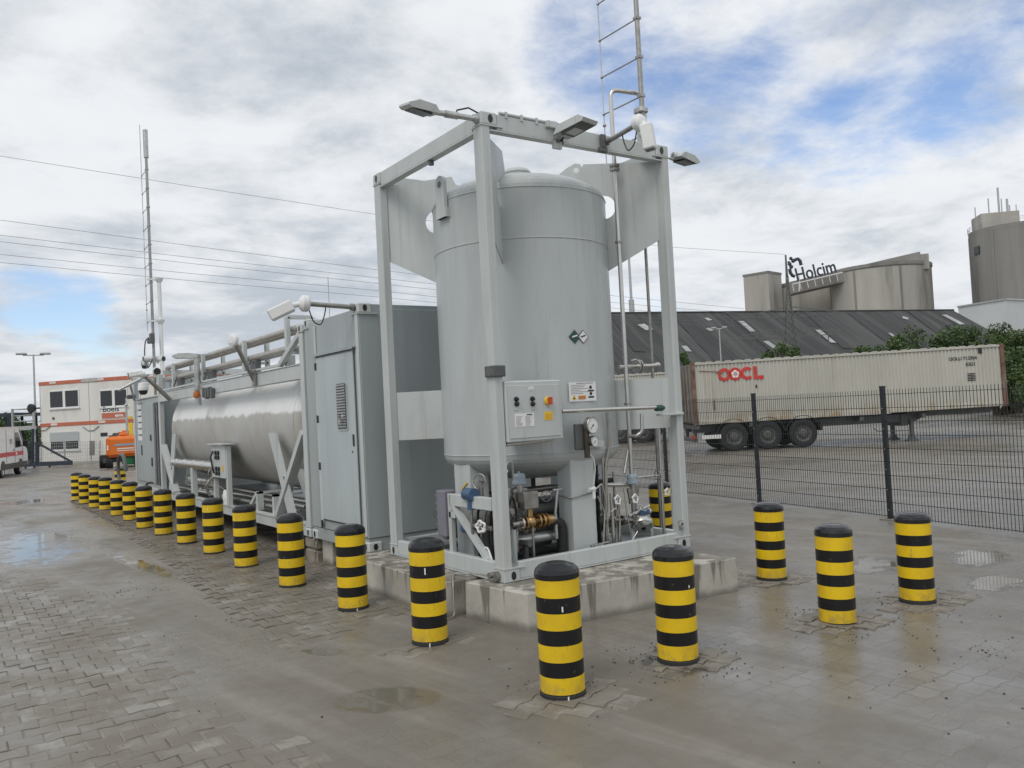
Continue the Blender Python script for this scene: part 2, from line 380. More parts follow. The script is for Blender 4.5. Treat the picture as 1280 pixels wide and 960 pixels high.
# ------------------------------------------------------------------ mesh helpers
COL = scn.collection
ORG = {}
class MB:
    def __init__(s): s.v = []; s.f = []; s.m = []; s.s = []; s.M = None; s.mi = 0
    def add(s, vs, fs, mi=None, smooth=False):
        o = len(s.v); mi = s.mi if mi is None else mi
        for p in vs:
            p = Vector(p)
            if s.M is not None: p = s.M @ p
            s.v.append(p[:])
        for f in fs:
            s.f.append([o+i for i in f]); s.m.append(mi); s.s.append(smooth)
        return s
    def box(s, a, b, mi=None, ch=0.0):
        x0, x1 = sorted((a[0], b[0])); y0, y1 = sorted((a[1], b[1])); z0, z1 = sorted((a[2], b[2]))
        ch = min(ch, (x1-x0)*.45, (y1-y0)*.45, (z1-z0)*.45)
        if ch <= 0:
            vs = [(x, y, z) for z in (z0, z1) for y in (y0, y1) for x in (x0, x1)]
            return s.add(vs, [(0, 2, 3, 1), (4, 5, 7, 6), (0, 1, 5, 4), (2, 6, 7, 3), (0, 4, 6, 2), (1, 3, 7, 5)], mi)
        vs = []; idx = {}
        for i, X in enumerate((x0, x1)):
            for j, Y in enumerate((y0, y1)):
                for k, Z in enumerate((z0, z1)):
                    sx, sy, sz = (ch, -ch)[i], (ch, -ch)[j], (ch, -ch)[k]
                    for ax, p in (('x', (X, Y+sy, Z+sz)), ('y', (X+sx, Y, Z+sz)), ('z', (X+sx, Y+sy, Z))):
                        idx[(i, j, k, ax)] = len(vs); vs.append(p)
        g = lambda i, j, k, a: idx[(i, j, k, a)]
        fs = []
        for i in (0, 1):
            q = [g(i, 0, 0, 'x'), g(i, 1, 0, 'x'), g(i, 1, 1, 'x'), g(i, 0, 1, 'x')]; fs.append(q if i else q[::-1])
            q = [g(0, i, 0, 'y'), g(0, i, 1, 'y'), g(1, i, 1, 'y'), g(1, i, 0, 'y')]; fs.append(q if i else q[::-1])
            q = [g(0, 0, i, 'z'), g(1, 0, i, 'z'), g(1, 1, i, 'z'), g(0, 1, i, 'z')]; fs.append(q if i else q[::-1])
        for j in (0, 1):
            for k in (0, 1):
                fs.append([g(0, j, k, 'y'), g(1, j, k, 'y'), g(1, j, k, 'z'), g(0, j, k, 'z')])
                fs.append([g(j, 0, k, 'x'), g(j, 1, k, 'x'), g(j, 1, k, 'z'), g(j, 0, k, 'z')])
                fs.append([g(j, k, 0, 'x'), g(j, k, 1, 'x'), g(j, k, 1, 'y'), g(j, k, 0, 'y')])
        for i in (0, 1):
            for j in (0, 1):
                for k in (0, 1): fs.append([g(i, j, k, 'x'), g(i, j, k, 'y'), g(i, j, k, 'z')])
        return s.add(vs, fs, mi)
    def bar(s, p0, p1, w, h, mi=None, upv=(0, 0, 1), ch=0.0):
        """rectangular bar from p0 to p1, w sideways, h along upv"""
        p0, p1 = Vector(p0), Vector(p1); d = (p1-p0); L = d.length; d = d/L
        sd = d.cross(Vector(upv))
        if sd.length < 1e-4: sd = d.cross(Vector((1, 0, 0)))
        sd.normalize(); u = sd.cross(d)
        old = s.M
        T = Matrix(((d.x, sd.x, u.x, p0.x), (d.y, sd.y, u.y, p0.y), (d.z, sd.z, u.z, p0.z), (0, 0, 0, 1)))
        s.M = T if old is None else old @ T
        s.box((0, -w/2, -h/2), (L, w/2, h/2), mi, ch); s.M = old
        return s
    def tube(s, p0, p1, r, n=12, mi=None, r2=None, caps=True):
        p0, p1 = Vector(p0), Vector(p1); d = (p1-p0).normalized(); r2 = r if r2 is None else r2
        a = d.orthogonal().normalized(); bb = d.cross(a)
        ring = lambda p, q: [p+(a*math.cos(2*PI*i/n)+bb*math.sin(2*PI*i/n))*q for i in range(n)]
        A, B = ring(p0, r), ring(p1, r2)
        s.add(A+B, [(i, (i+1) % n, n+(i+1) % n, n+i) for i in range(n)], mi, True)
        if caps:
            s.add(A, [list(range(n))[::-1]], mi); s.add(B, [list(range(n))], mi)
        return s
    def path(s, pts, r, n=8, mi=None, fil=0.0):
        pts = [Vector(p) for p in pts]
        if fil > 0 and len(pts) > 2:
            q = [pts[0]]
            for i in range(1, len(pts)-1):
                a, c, e = pts[i-1], pts[i], pts[i+1]
                f = min(fil, (a-c).length*.45, (e-c).length*.45)
                p, w = c+(a-c).normalized()*f, c+(e-c).normalized()*f
                for k in range(5):
                    t = k/4; q.append(p*(1-t)**2+c*2*t*(1-t)+w*t*t)
            q.append(pts[-1]); pts = q
        rings = []; a = None
        for i, p in enumerate(pts):
            d = (pts[min(i+1, len(pts)-1)]-pts[max(i-1, 0)]).normalized()
            a = d.orthogonal().normalized() if a is None else (a-d*a.dot(d)).normalized()
            bb = d.cross(a)
            rings.append([p+(a*math.cos(2*PI*k/n)+bb*math.sin(2*PI*k/n))*r for k in range(n)])
        vs = [v for rg in rings for v in rg]; fs = []
        for i in range(len(rings)-1):
            for k in range(n): fs.append((i*n+k, i*n+(k+1) % n, (i+1)*n+(k+1) % n, (i+1)*n+k))
        s.add(vs, fs, mi, True); s.add(rings[0], [list(range(n))[::-1]], mi); s.add(rings[-1], [list(range(n))], mi)
        return s
    def lathe(s, prof, n=32, mi=None, org=(0, 0, 0), T=None, smooth=True):
        """profile (r, z); T optional matrix that turns the axis"""
        old = s.M
        X = Matrix.Translation(Vector(org)) @ (T.to_4x4() if T is not None else Matrix.Identity(4))
        s.M = X if old is None else old @ X
        mis = mi if isinstance(mi, (list, tuple)) else [mi]*(len(prof)-1)
        for j in range(len(prof)-1):
            (ra, za), (rb, zb) = prof[j], prof[j+1]
            A = [(ra*math.cos(2*PI*k/n), ra*math.sin(2*PI*k/n), za) for k in range(n)]
            B = [(rb*math.cos(2*PI*k/n), rb*math.sin(2*PI*k/n), zb) for k in range(n)]
            if ra < 1e-6: s.add([(0, 0, za)]+B, [(0, 1+k, 1+(k+1) % n)[::-1] for k in range(n)], mis[j], smooth)
            elif rb < 1e-6: s.add(A+[(0, 0, zb)], [(k, (k+1) % n, n) for k in range(n)], mis[j], smooth)
            else: s.add(A+B, [(k, (k+1) % n, n+(k+1) % n, n+k) for k in range(n)], mis[j], smooth)
        s.M = old; return s
    def prism(s, poly, t, O, ux, uy, mi=None, center=True):
        O, ux, uy = Vector(O), Vector(ux).normalized(), Vector(uy).normalized(); nn = ux.cross(uy)
        o = -t/2 if center else 0
        A = [O+ux*a+uy*bq+nn*o for a, bq in poly]; B = [p+nn*t for p in A]; n = len(poly)
        s.add(A, [list(range(n))[::-1]], mi); s.add(B, [list(range(n))], mi)
        return s.add(A+B, [(i, (i+1) % n, n+(i+1) % n, n+i) for i in range(n)], mi)
    def ball(s, c, r, mi=None, n=14, sc=(1, 1, 1)):
        m = max(6, n//2)
        prof = [(r*math.sin(PI*i/m), -r*math.cos(PI*i/m)) for i in range(m+1)]
        return s.lathe(prof, n, mi, c, Matrix.Diagonal(Vector(sc)))
    def disc(s, c, nrm, r, t, n=20, mi=None, rx=None):
        c, nrm = Vector(c), Vector(nrm).normalized()
        return s.tube(c, c+nrm*t, r, n, mi)
    def torus(s, c, nrm, R1, r, n=24, k=6, mi=None):
        c, nrm = Vector(c), Vector(nrm).normalized(); a = nrm.orthogonal().normalized(); b2 = nrm.cross(a)
        vs = []; fs = []
        for i in range(n):
            t = 2*PI*i/n; e = a*math.cos(t)+b2*math.sin(t)
            for j in range(k):
                q = 2*PI*j/k; vs.append(c+e*(R1+r*math.cos(q))+nrm*r*math.sin(q))
        for i in range(n):
            for j in range(k): fs.append((i*k+j, ((i+1) % n)*k+j, ((i+1) % n)*k+(j+1) % k, i*k+(j+1) % k))
        return s.add(vs, fs, mi, True)
    def text(s, txt, size, O, ux, uy, depth=.004, mi=None, bold=0.0, stretch=1.0, align='LEFT'):
        cu = bpy.data.curves.new('lettering', 'FONT'); cu.body = txt; cu.size = size; cu.extrude = depth/2; cu.offset = bold
        cu.align_x = align; cu.resolution_u = 4
        ob = bpy.data.objects.new('lettering', cu); COL.objects.link(ob)
        dg = bpy.context.evaluated_depsgraph_get(); me = ob.evaluated_get(dg).to_mesh()
        O, ux, uy = Vector(O), Vector(ux).normalized(), Vector(uy).normalized(); nn = ux.cross(uy)
        vs = [O+ux*(v.co.x*stretch)+uy*v.co.y+nn*v.co.z for v in me.vertices]
        fs = [list(p.vertices) for p in me.polygons]
        ob.evaluated_get(dg).to_mesh_clear(); bpy.data.objects.remove(ob); bpy.data.curves.remove(cu)
        return s.add(vs, fs, mi)
    def build(s, name, mats, parent=None, local=False, bevel=0.0):
        me = bpy.data.meshes.new(name); 
        org = Vector((0, 0, 0))
        if parent is not None and not local: org = ORG.get(parent.name, Vector((0, 0, 0)))
        vs = s.v if org.length == 0 else [(v[0]-org.x, v[1]-org.y, v[2]-org.z) for v in s.v]
        me.from_pydata(vs, [], s.f)
        mats = mats if isinstance(mats, (list, tuple)) else [mats]
        for mm in mats: me.materials.append(mm)
        me.polygons.foreach_set('material_index', s.m); me.polygons.foreach_set('use_smooth', s.s)
        me.update()
        o = bpy.data.objects.new(name, me); COL.objects.link(o)
        if parent is not None: o.parent = parent; ORG[o.name] = org
        if bevel:
            bv = o.modifiers.new('bevel', 'BEVEL'); bv.width = bevel; bv.segments = 2; bv.limit_method = 'ANGLE'
        return o

def thing(name, label, cat, loc=(0, 0, 0), rz=0, group=None):
    o = bpy.data.objects.new(name, None); COL.objects.link(o); o.location = loc; o.rotation_euler = (0, 0, rz)
    o.empty_display_size = .2; ORG[o.name] = Vector(loc)
    return tag(o, label, cat, group)
def tag(o, label, cat, group=None):
    o['label'] = label; o['category'] = cat
    if group: o['group'] = group
    return o
def kind(o, k, label=None, cat=None):
    o['kind'] = k
    if label: o['label'] = label
    if cat: o['category'] = cat
    return o
def lab(o, label): o['label'] = label; return o
def copy_tree(o, parent=None):
    c = o.copy(); COL.objects.link(c)
    if parent is not None: c.parent = parent
    for ch in o.children: copy_tree(ch, c)
    return c
XA, YA, ZA = Vector((1, 0, 0)), Vector((0, 1, 0)), Vector((0, 0, 1))

# ================================================================== THE SETTING
g = MB(); g.add([(-900, -900, 0), (1100, -900, 0), (1100, 1100, 0), (-900, 1100, 0)], [(0, 1, 2, 3)])
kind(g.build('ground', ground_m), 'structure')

# ---- block paving that shows through the mud: real stones, each at its own height
PW, PH = .2, .165
def paver_poly(e=.011, gap=.005):
    pts = []
    for i in range(7):
        x = -PW/2+PW*i/6; pts.append((x*(1-2*gap/PW), PH/2-gap+(-e)*math.cos(2*PI*x/PW)*-1*-1 if False else PH/2-gap-e*math.cos(2*PI*x/PW)))
    top = pts; bot = [(x, -y) for x, y in reversed(pts)]
    return top+bot
PP = paver_poly()
def nz(x, y, s, o=0.): return noise.noise(Vector((x*s+o, y*s-o, o*1.7)))
def paving(name, test, x0, x1, y0, y1, hbase, seed, ang=0.0, cx=0, cy=0, thick=.03, m=None):
    rr = random.Random(seed); mb = MB(); tones = []
    ca, sa = math.cos(ang), math.sin(ang)
    j = 0; y = y0
    while y < y1:
        x = x0+(PW/2 if j % 2 else 0)
        while x < x1:
            wx, wy = cx+ca*x-sa*y, cy+sa*x+ca*y
            h = test(wx, wy)
            if h is not None:
                top = hbase+h+rr.uniform(-.0035, .0035)
                if top > -.004:
                    tx, ty = rr.gauss(0, .018), rr.gauss(0, .018); tone = rr.random()
                    A = []; B = []
                    jx, jy = rr.uniform(-.002, .002), rr.uniform(-.002, .002)
                    for a, bq in PP:
                        A.append((cx+ca*(x+a+jx)-sa*(y+bq+jy), cy+sa*(x+a+jx)+ca*(y+bq+jy), top+tx*a+ty*bq))
                        a2, b2 = a*1.02, bq*1.025
                        B.append((cx+ca*(x+a2+jx)-sa*(y+b2+jy), cy+sa*(x+a2+jx)+ca*(y+b2+jy), top-thick))
                    n = len(A)
                    C_ = [(p[0]*.93+(wx)*.07, p[1]*.93+(wy)*.07, p[2]+.003) for p in A]
                    mb.add(C_, [list(range(n))[::-1]]); mb.add(C_+A, [(i, n+i, n+(i+1) % n, (i+1) % n) for i in range(n)]); mb.add(A+B, [(i, n+i, n+(i+1) % n, (i+1) % n) for i in range(n)])
                    tones += [tone]*(1+2*n)
            x += PW
        y += PH; j += 1
    o = mb.build(name, m or paver_m)
    at_ = o.data.attributes.new('tone', 'FLOAT', 'FACE'); at_.data.foreach_set('value', tones)
    return kind(o, 'structure')
def band(x, y):
    # strip beside and under the plant, its left edge runs with the row of bollards
    xl = -1.30 if y > 12 else (-1.30-(12-y)*.052)
    if y < 1.9: xl = -1.86
    yl = .70+.10*math.sin(x*5)+(.0 if x < -1 else .12)
    e = min(x-xl, y-yl, 19.6-y)
    e += nz(x, y, 1.3)*.12
    if e < 0: return None
    h = min(e*.05, .008)+nz(x, y, .4, 3.)*.012+nz(x, y, 1.3, 9.)*.005
    return h
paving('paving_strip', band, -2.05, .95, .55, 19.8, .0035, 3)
def worn(x, y):
    e = (-2.62-x)+(-.05 if y > 2.2 else 0)-max(0, y-2.6)*.17-max(0, -1.1-y)*.0
    e += nz(x, y, .8, 4.)*.32
    h = min(e*.03, .006)+nz(x, y, .45, 7.)*.012+nz(x, y, 1.6, 1.)*.004
    return h if e > -.1 else None
paving('worn_paving', worn, -5.6, -2.0, -2.2, 7.5, -.001, 5)

# ---- concrete plinths and stone pads that carry the plant
def block_mesh(P, u, v, lu, lv, z0, z1, m, name, label, ch=.012):
    u = Vector((*u, 0)).normalized(); v = Vector((*v, 0)).normalized()
    mb = MB(); mb.M = Matrix(((u.x, v.x, 0, P[0]), (u.y, v.y, 0, P[1]), (0, 0, 1, 0), (0, 0, 0, 1)))
    mb.box((0, 0, z0), (lu, lv, z1), 0, ch)
    o = mb.build(name, m); return tag(o, label, 'concrete block')
block_mesh((-.085, -.45), (.993, -.118), (-.12, .993), 2.41, .86, -.3, .338, plinth_concrete, 'concrete_plinth', 'low stained concrete plinth under the front corner of the tank skid')
block_mesh((-.385, .52), (1, -.02), (.02, 1), 2.85, 2.35, -.3, .338, plinth_concrete, 'concrete_plinth', 'long concrete plinth behind the front one, under the skid and cabin')
block_mesh((-.02, 4.02), (1, 0), (0, 1), 2.2, .34, -.3, .338, plinth_concrete, 'concrete_plinth', 'grey concrete pad under the seam between cabin and tank container')
for (zz0, zz1, lb) in ((-.2, .165, 'lower rough stone block beside the pad under the container corner'), (.168, .332, 'upper rough stone block stacked under the container corner')):
    mb = MB(); mb.box((-.10, 4.40, zz0), (.55, 4.80, zz1), 0, .03); tag(mb.build('stone_block', rock, bevel=.02), lb, 'stone block')
block_mesh((-.05, 16.0), (1, 0), (0, 1), 2.3, .6, -.3, .338, plinth_concrete, 'concrete_plinth', 'concrete pad under the far end of the tank container')

# ---- warehouse with the dark corrugated roof
HX = (rt*1.0); 
def ground_dir(px0, px1, d0, d1):
    a, b = at(px0, 500, d0), at(px1, 500, d1); v = Vector((b.x-a.x, b.y-a.y, 0)); return a, b, v.normalized()
A_, B_ = at(560, 393, 108.), at(1191, 388, 139.)
zr = (at(1000, 388.5, 129.4)).z; zr = (A_.z+B_.z)/2
ridge_a, ridge_b = Vector((A_.x, A_.y, 0)), Vector((B_.x, B_.y, 0))
wu = (ridge_b-ridge_a).normalized(); wv = Vector((wu.y, -wu.x, 0))      # wv points to the camera side
if wv.dot(Vector((CAM[0], CAM[1], 0))-ridge_a) < 0: wv = -wv
WL = (ridge_b-ridge_a).length
ZE, HALF = 5.2, 15.0
w_ang = math.atan2(wu.y, wu.x)
wh = thing('warehouse', 'long warehouse with weathered dark corrugated roof behind the trailer', 'warehouse', ridge_a, w_ang)
sgn = 1 if Vector((-wu.y, wu.x, 0)).dot(wv) > 0 else -1
mb = MB()
for q in (0, 1):
    y1 = HALF*(1 if q else -1)
    mb.add([(0, 0, zr), (WL, 0, zr), (WL+.3, y1, ZE), (-.3, y1, ZE)], [(0, 1, 2, 3)])
    mb.add([(0, 0, zr-.18), (WL, 0, zr-.18), (WL+.3, y1, ZE-.18), (-.3, y1, ZE-.18)], [(3, 2, 1, 0)])
    mb.add([(WL, 0, zr), (WL, 0, zr-.18), (WL+.3, y1, ZE-.18), (WL+.3, y1, ZE)], [(0, 1, 2, 3)])
    mb.add([(WL+.3, y1, ZE), (-.3, y1, ZE), (-.3, y1, ZE-.18), (WL+.3, y1, ZE-.18)], [(0, 1, 2, 3)])
rf = mb.build('roof', warehouse_roofing, wh, local=True)
mb = MB(); mb.box((.2, -HALF+.5, 0), (WL-.2, HALF-.5, ZE-.25)); 
for xx in (.2, WL-.2): mb.add([(xx, -HALF+.5, ZE-.25), (xx, HALF-.5, ZE-.25), (xx, 0, zr-.3)], [(0, 1, 2)])
mb.build('wall', pale_cladding, wh, local=True)
mb = MB(); mb.tube((-.2, 0, zr+.02), (WL+.2, 0, zr+.02), .16, 8); mb.build('ridge_cap', roof_edge, wh, local=True)
def roofpt(px, py):
    # where the sight line meets the camera-side roof slope, in warehouse coordinates
    inv = Matrix.Rotation(-w_ang, 3, 'Z'); o = inv @ (Vector(CAM)-ridge_a); d = inv @ Vector(ray(px, py))
    k = (ZE-zr)/HALF; 
    t = (zr+k*o.y*sgn-o.z)/(d.z-k*d.y*sgn)
    return o+d*t
sl_n = Vector((0, sgn*(zr-ZE), HALF)).normalized()
for (x0, y0, x1, y1, w) in ((926, 402, 941, 415, .9), (957, 427, 971, 437, .9), (1022, 413, 1042, 429, .9), (1112, 417, 1130, 431, .6), (1180, 394, 1203, 406, 1.2), (882, 398, 888, 401, .8), (884, 411, 890, 414, .8), (801, 406, 812, 413, 1.3), (855, 433, 861, 440, .8), (1128, 397, 1135, 399, 1.)):
    a, b = roofpt(x0, y0), roofpt(x1, y1); mb = MB()
    mb.bar(a+sl_n*.08, b+sl_n*.08, w, .05, 0, sl_n); mb.build('skylight', mat('skylight_grp', (.32, .335, .335), .5, var=.3, scale=.8), wh, local=True)
for (x0, y0, x1, y1) in ((845, 393, 900, 452), (912, 391, 985, 452), (1010, 390, 1060, 436), (1062, 390, 1118, 432), (1140, 390, 1180, 420), (770, 395, 800, 440)):
    a, b = roofpt(x0, y0), roofpt(x1, y1); mb = MB()
    mb.bar(a+sl_n*.06, b+sl_n*.06, 1.6, .04, 0, sl_n); lab(mb.build('roof_strip', roof_edge, wh, local=True), 'darker strip of newer roof sheeting')

# ---- cement works: silos behind the warehouse
D = 210.
def px2(px0, px1, dep): return (at(px1, 400, dep)-at(px0, 400, dep)).length
def ztop(px, py, dep): return at(px, py, dep).z
def gpt(px, dep): q = at(px, 480, dep); return Vector((q.x, q.y, 0))
def facing(px): q = ray(px, 480); return math.atan2(q[1], q[0])-PI/2       # rotation whose local -Y looks back along the sight line
# stair tower block on the left
t = thing('stair_tower', 'square concrete tower left of the curved silo under the big lettering', 'tower', gpt(961, 215), facing(961)+rad(-28))
w = px2(937, 985, 215)*.70; h = ztop(955, 344, 215)
mb = MB(); mb.box((-w*.5, -w*.5, 0), (w*.5, w*.5, h)); mb.build('shaft', silo_concrete, t, local=True)
mb = MB(); mb.box((-w*.52, -w*.52, h), (w*.52, w*.52, h+.5)); mb.build('parapet', silo_dark, t, local=True)
# curved silo carrying the sign
def drum(px0, px1, py, dep, name, label, m, cat='silo', taper=1.0):
    c0 = (px0+px1)/2; r = px2(px0, px1, dep)/2; t = thing(name, label, cat, gpt(c0, dep), facing(c0)); h = ztop(c0, py, dep)
    mb = MB(); mb.lathe([(r, 0), (r, h), (0, h)], 48); mb.build('shaft', m, t, local=True)
    mb = MB(); mb.lathe([(r+.01, h-.9), (r+.22 if px0 < 1200 else r+.03, h-.6), (r+.22 if px0 < 1200 else r+.03, h+.15), (r-.2, h+.2), (0, h+.25)], 48); mb.build('rim', silo_dark, t, local=True)
    mb = MB()
    for k in range(7):
        a = 2*PI*k/7+.62; mb.bar((r*math.cos(a), r*math.sin(a), 0), (r*math.cos(a), r*math.sin(a), h-.9), .45, .3, 0, (math.cos(a), math.sin(a), 0))
    mb.build('rib', silo_dark, t, local=True)
    return t, r, h
drum(971, 1076, 356, 222, 'concrete_silo', 'lower round concrete silo below the dark roof lettering', silo_concrete)
drum(1050, 1167, 336, 205, 'concrete_silo', 'wide round concrete silo at the right end of the sloping roof gallery', silo_concrete)
# sloping conveyor gallery on top of both
a, b = at(985, 362, 208), at(1150, 324, 198)
t = thing('conveyor_gallery', 'dark sloping conveyor gallery along the silo tops', 'gallery', (a.x, a.y, 0)); 
mb = MB(); mb.bar(a, b, 5, 3.0, 0); mb.build('duct', silo_dark, t)
mb = MB(); c_ = at(1141, 330, 199); d_ = Vector((b-a)); d_.z = 0; d_.normalize()
mb.bar(Vector((c_.x, c_.y, c_.z))-d_*1.7, Vector((c_.x, c_.y, c_.z))+d_*3.2, 5.4, 3.6, 0); mb.build('head_house', silo_concrete, t)
# roof lettering on its frame
so_, se_ = at(991, 358, 200), at(1046, 345, 200)
ux = Vector((se_.x-so_.x, se_.y-so_.y, 0)).normalized(); tilt = (se_.z-so_.z)
t = thing('roof_sign', 'large dark roof lettering with an emblem on a white frame above the silos', 'sign', (so_.x, so_.y, so_.z))
uxs = (se_-so_).normalized(); uys = (ZA-uxs*uxs.z).normalized()
W_ = (se_-so_).length
mb = MB(); mb.text('Holcim', 4.55, so_+uys*.95+uxs*1.2, uxs, uys, .3, 0, .05, .76); mb.build('lettering', sign_blue, t)
def sp(px, py): return at(px, py, 200)
mb = MB()
mb.path([sp(987, 336), sp(988, 341), sp(990.5, 344.5), sp(993.5, 345.5)], .40, 8)
mb.path([sp(994.5, 324.5), sp(997.5, 323.5), sp(1000, 326), sp(1001.5, 331.5)], .40, 8)
for q, rr_ in (((988.5, 323), .42), ((991.5, 326), .52), ((993.5, 325), .42), ((987, 330), .48), ((989, 333.5), .5), ((986, 328), .34)): mb.ball(sp(*q), rr_, sc=(1, 1, 1), n=8)
mb.build('emblem', sign_blue, t)
mb = MB(); mb.bar(so_+uys*.55, se_+uys*.55+uxs*1.5, .2, .22)
for k in range(7):
    q = so_+uxs*(W_*k/6); mb.bar(q+uys*.3, q+uys*-1.2, .12, .12, 0, uxs)
for px in (986, 999):
    mb.bar(sp(px, 345), sp(px, 364), .18, .18, 0, uxs)
mb.build('support_frame', white_plastic, t)

# tall silo on the right
t, r, h = drum(1231, 1338, 285, 190, 'tall_silo', 'tall dark concrete silo with rooftop antennas at the right edge', silo_dark)
b0 = (at(1219, 290, 190)-at(1262, 290, 190)).length
mb = MB(); rz_ = rad(20); mb.M = Matrix.Translation((-r*.42, -r*.25, 0)) @ Matrix.Rotation(rz_, 4, 'Z')
mb.box((-b0*.5, -b0*.42, h+.2), (b0*.5, b0*.42, h+3.6)); mb.build('roof_house', silo_concrete, t, local=True)
for (x_, y_, hh, rr_) in ((-3.4, 2, 2.8, .12), (-.8, 1, 4.4, .14), (1.0, 0, 6.5, .22), (1.8, .6, 4.0, .12), (2.6, -.5, 3.6, .25), (3.6, 1, 2.4, .12), (4.6, 0, 2.2, .1)):
    mb = MB(); mb.M = Matrix.Translation((-r*.42, -r*.25, 0)) @ Matrix.Rotation(rz_, 4, 'Z'); mb.tube((x_, y_, h+3.4), (x_, y_, h+3.4+hh), rr_, 6); mb.build('antenna', galv, t, local=True)
mb = MB(); mb.torus((0, 0, h+1.3), ZA, r+.1, .05, 48, 5); mb.torus((0, 0, h+.8), ZA, r+.1, .05, 48, 5)
for k in range(36): a = 2*PI*k/36; mb.tube(((r+.1)*math.cos(a), (r+.1)*math.sin(a), h), ((r+.1)*math.cos(a), (r+.1)*math.sin(a), h+1.3), .04, 5)
mb.build('railing', galv, t, local=True)
mb = MB(); a_ = PI*1.5-.95; e_ = Vector((math.cos(a_), math.sin(a_), 0))
mb.bar(e_*(r+.05)+ZA*(h-5.4), e_*(r+.05)+ZA*(h-3.6), 1.8, .3, 0, e_); mb.build('window', glass_dark, t, local=True)
# pale hall in front of it
q0, q1, q2 = gpt(1204, 150), gpt(1264, 141), gpt(1330, 150)
hz = ztop(1264, 374, 141)
t = thing('pale_hall', 'plain pale clad hall standing in front of the tall silo', 'hall', q1)
mb = MB(); back = (q0-q1)+(q2-q1)
poly = [q0, q1, q2, q1+back]
mb.add([p for p in poly]+[p+ZA*hz for p in poly], [(0, 1, 5, 4), (1, 2, 6, 5), (2, 3, 7, 6), (3, 0, 4, 7), (4, 5, 6, 7)]); mb.build('wall', pale_cladding, t)
mb = MB()
for i in range(4): mb.bar(poly[i]+ZA*(hz+.1), poly[(i+1) % 4]+ZA*(hz+.1), .4, .25)
mb.build('roof_edge', galv, t)

# ---- lattice pylon
pb = gpt(990, 98); ptop = ztop(982, 319, 98); pax = at(982, 319, 98)
py_ = thing('lattice_pylon', 'grey lattice power pylon with crossarms in front of the warehouse roof', 'pylon', (pax.x, pax.y, 0), facing(985)+rad(18))
pylon_grey = mat('pylon_grey', (.13, .135, .13), .6)
mb = MB()
def leg_at(z):
    k = z/ptop; wd = 1.5*(1-k)**1.7+.05
    return wd
zs = [0]; 
while zs[-1] < ptop-.8: zs.append(zs[-1]+max(.8, leg_at(zs[-1])*1.35))
zs[-1] = ptop
for i in range(len(zs)-1):
    a, b = zs[i], zs[i+1]; wa, wb = leg_at(a), leg_at(b)
    cs = ((-1, -1), (1, -1), (1, 1), (-1, 1))
    for k in range(4):
        c0, c1 = cs[k], cs[(k+1) % 4]
        mb.bar((c0[0]*wa, c0[1]*wa, a), (c0[0]*wb, c0[1]*wb, b), .055, .055)
        mb.bar((c0[0]*wa, c0[1]*wa, a), (c1[0]*wb, c1[1]*wb, b), .05, .05); mb.bar((c1[0]*wa, c1[1]*wa, a), (c0[0]*wb, c0[1]*wb, b), .05, .05)
        mb.bar((c0[0]*wb, c0[1]*wb, b), (c1[0]*wb, c1[1]*wb, b), .05, .05)
mb.build('tower', pylon_grey, py_, local=True)
ARM = {}
for za, L in ((ptop*.60, 6.8), (ptop*.47, 7.6)):
    for sd in (-1, 1):
        mb = MB(); w0 = leg_at(za); tip = Vector((sd*L, 0, za+.15))
        for yy in (-w0, w0):
            mb.bar((sd*w0, yy, za), tip, .07, .07); mb.bar((sd*w0, yy, za+1.2), tip, .06, .06)
        for k in range(1, 6):
            f = k/6
            p = Vector((sd*w0, -w0, za)).lerp(tip, f); q = Vector((sd*w0, w0, za)).lerp(tip, f); u_ = Vector((sd*w0, -w0, za+1.2)).lerp(tip, f); 
            mb.bar(p, q, .04, .04); mb.bar(p, u_, .04, .04); p2 = Vector((sd*w0, -w0, za)).lerp(tip, f-.16); mb.bar(u_, p2, .04, .04)
        for f in (.98, .55): mb.tube(Vector((sd*w0, 0, za)).lerp(tip, f), Vector((sd*w0, 0, za-1.1)).lerp(tip-ZA*1.1, f), .06, 6)
        mb.build('crossarm', pylon_grey, py_, local=True); ARM[(za, sd)] = tip

# ---- overhead power lines: from the far left of the yard to the pylon
def cable(pts, label, r=.017):
    mb = MB(); P_ = [at(*p) for p in pts]; out = []
    for i in range(len(P_)-1):
        for k in range(6): out.append(P_[i].lerp(P_[i+1], k/6))
    out.append(P_[-1])
    mb.path(out, r, 5); return tag(mb.build('power_line', wire_mat), label, 'power line', 'power lines across the sky')
names = ['topmost power line, high above the others in the sky', 'second power line from the top, first of the lower bundle', 'third power line from the top, close below the second',
         'fourth power line from the top, in the middle of the lower bundle', 'fifth power line from the top, second lowest across the sky', 'lowest of the power lines crossing the sky behind the antenna']
left = [(-60, 188, 0, 195, 470, 268, 840, 309, 982, 318), (-60, 266, 0, 275, 470, 337, 840, 377, 930, 386), (-60, 286, 0, 294, 470, 347, 840, 385, 945, 393),
        (-60, 294, 0, 302, 470, 354, 840, 392, 950, 398), (-60, 310, 0, 318, 470, 363, 840, 400, 952, 404), (-60, 322, 0, 328, 470, 371, 840, 404, 935, 408)]
for nm, q in zip(names, left):
    cable([(q[0], q[1], 66), (q[2], q[3], 68), (240, (q[3]+q[5])/2+1.5, 76), (q[4], q[5], 84), (660, (q[5]+q[7])/2+2.0, 90), (q[6], q[7], 95), (q[8], q[9], 98)], nm)

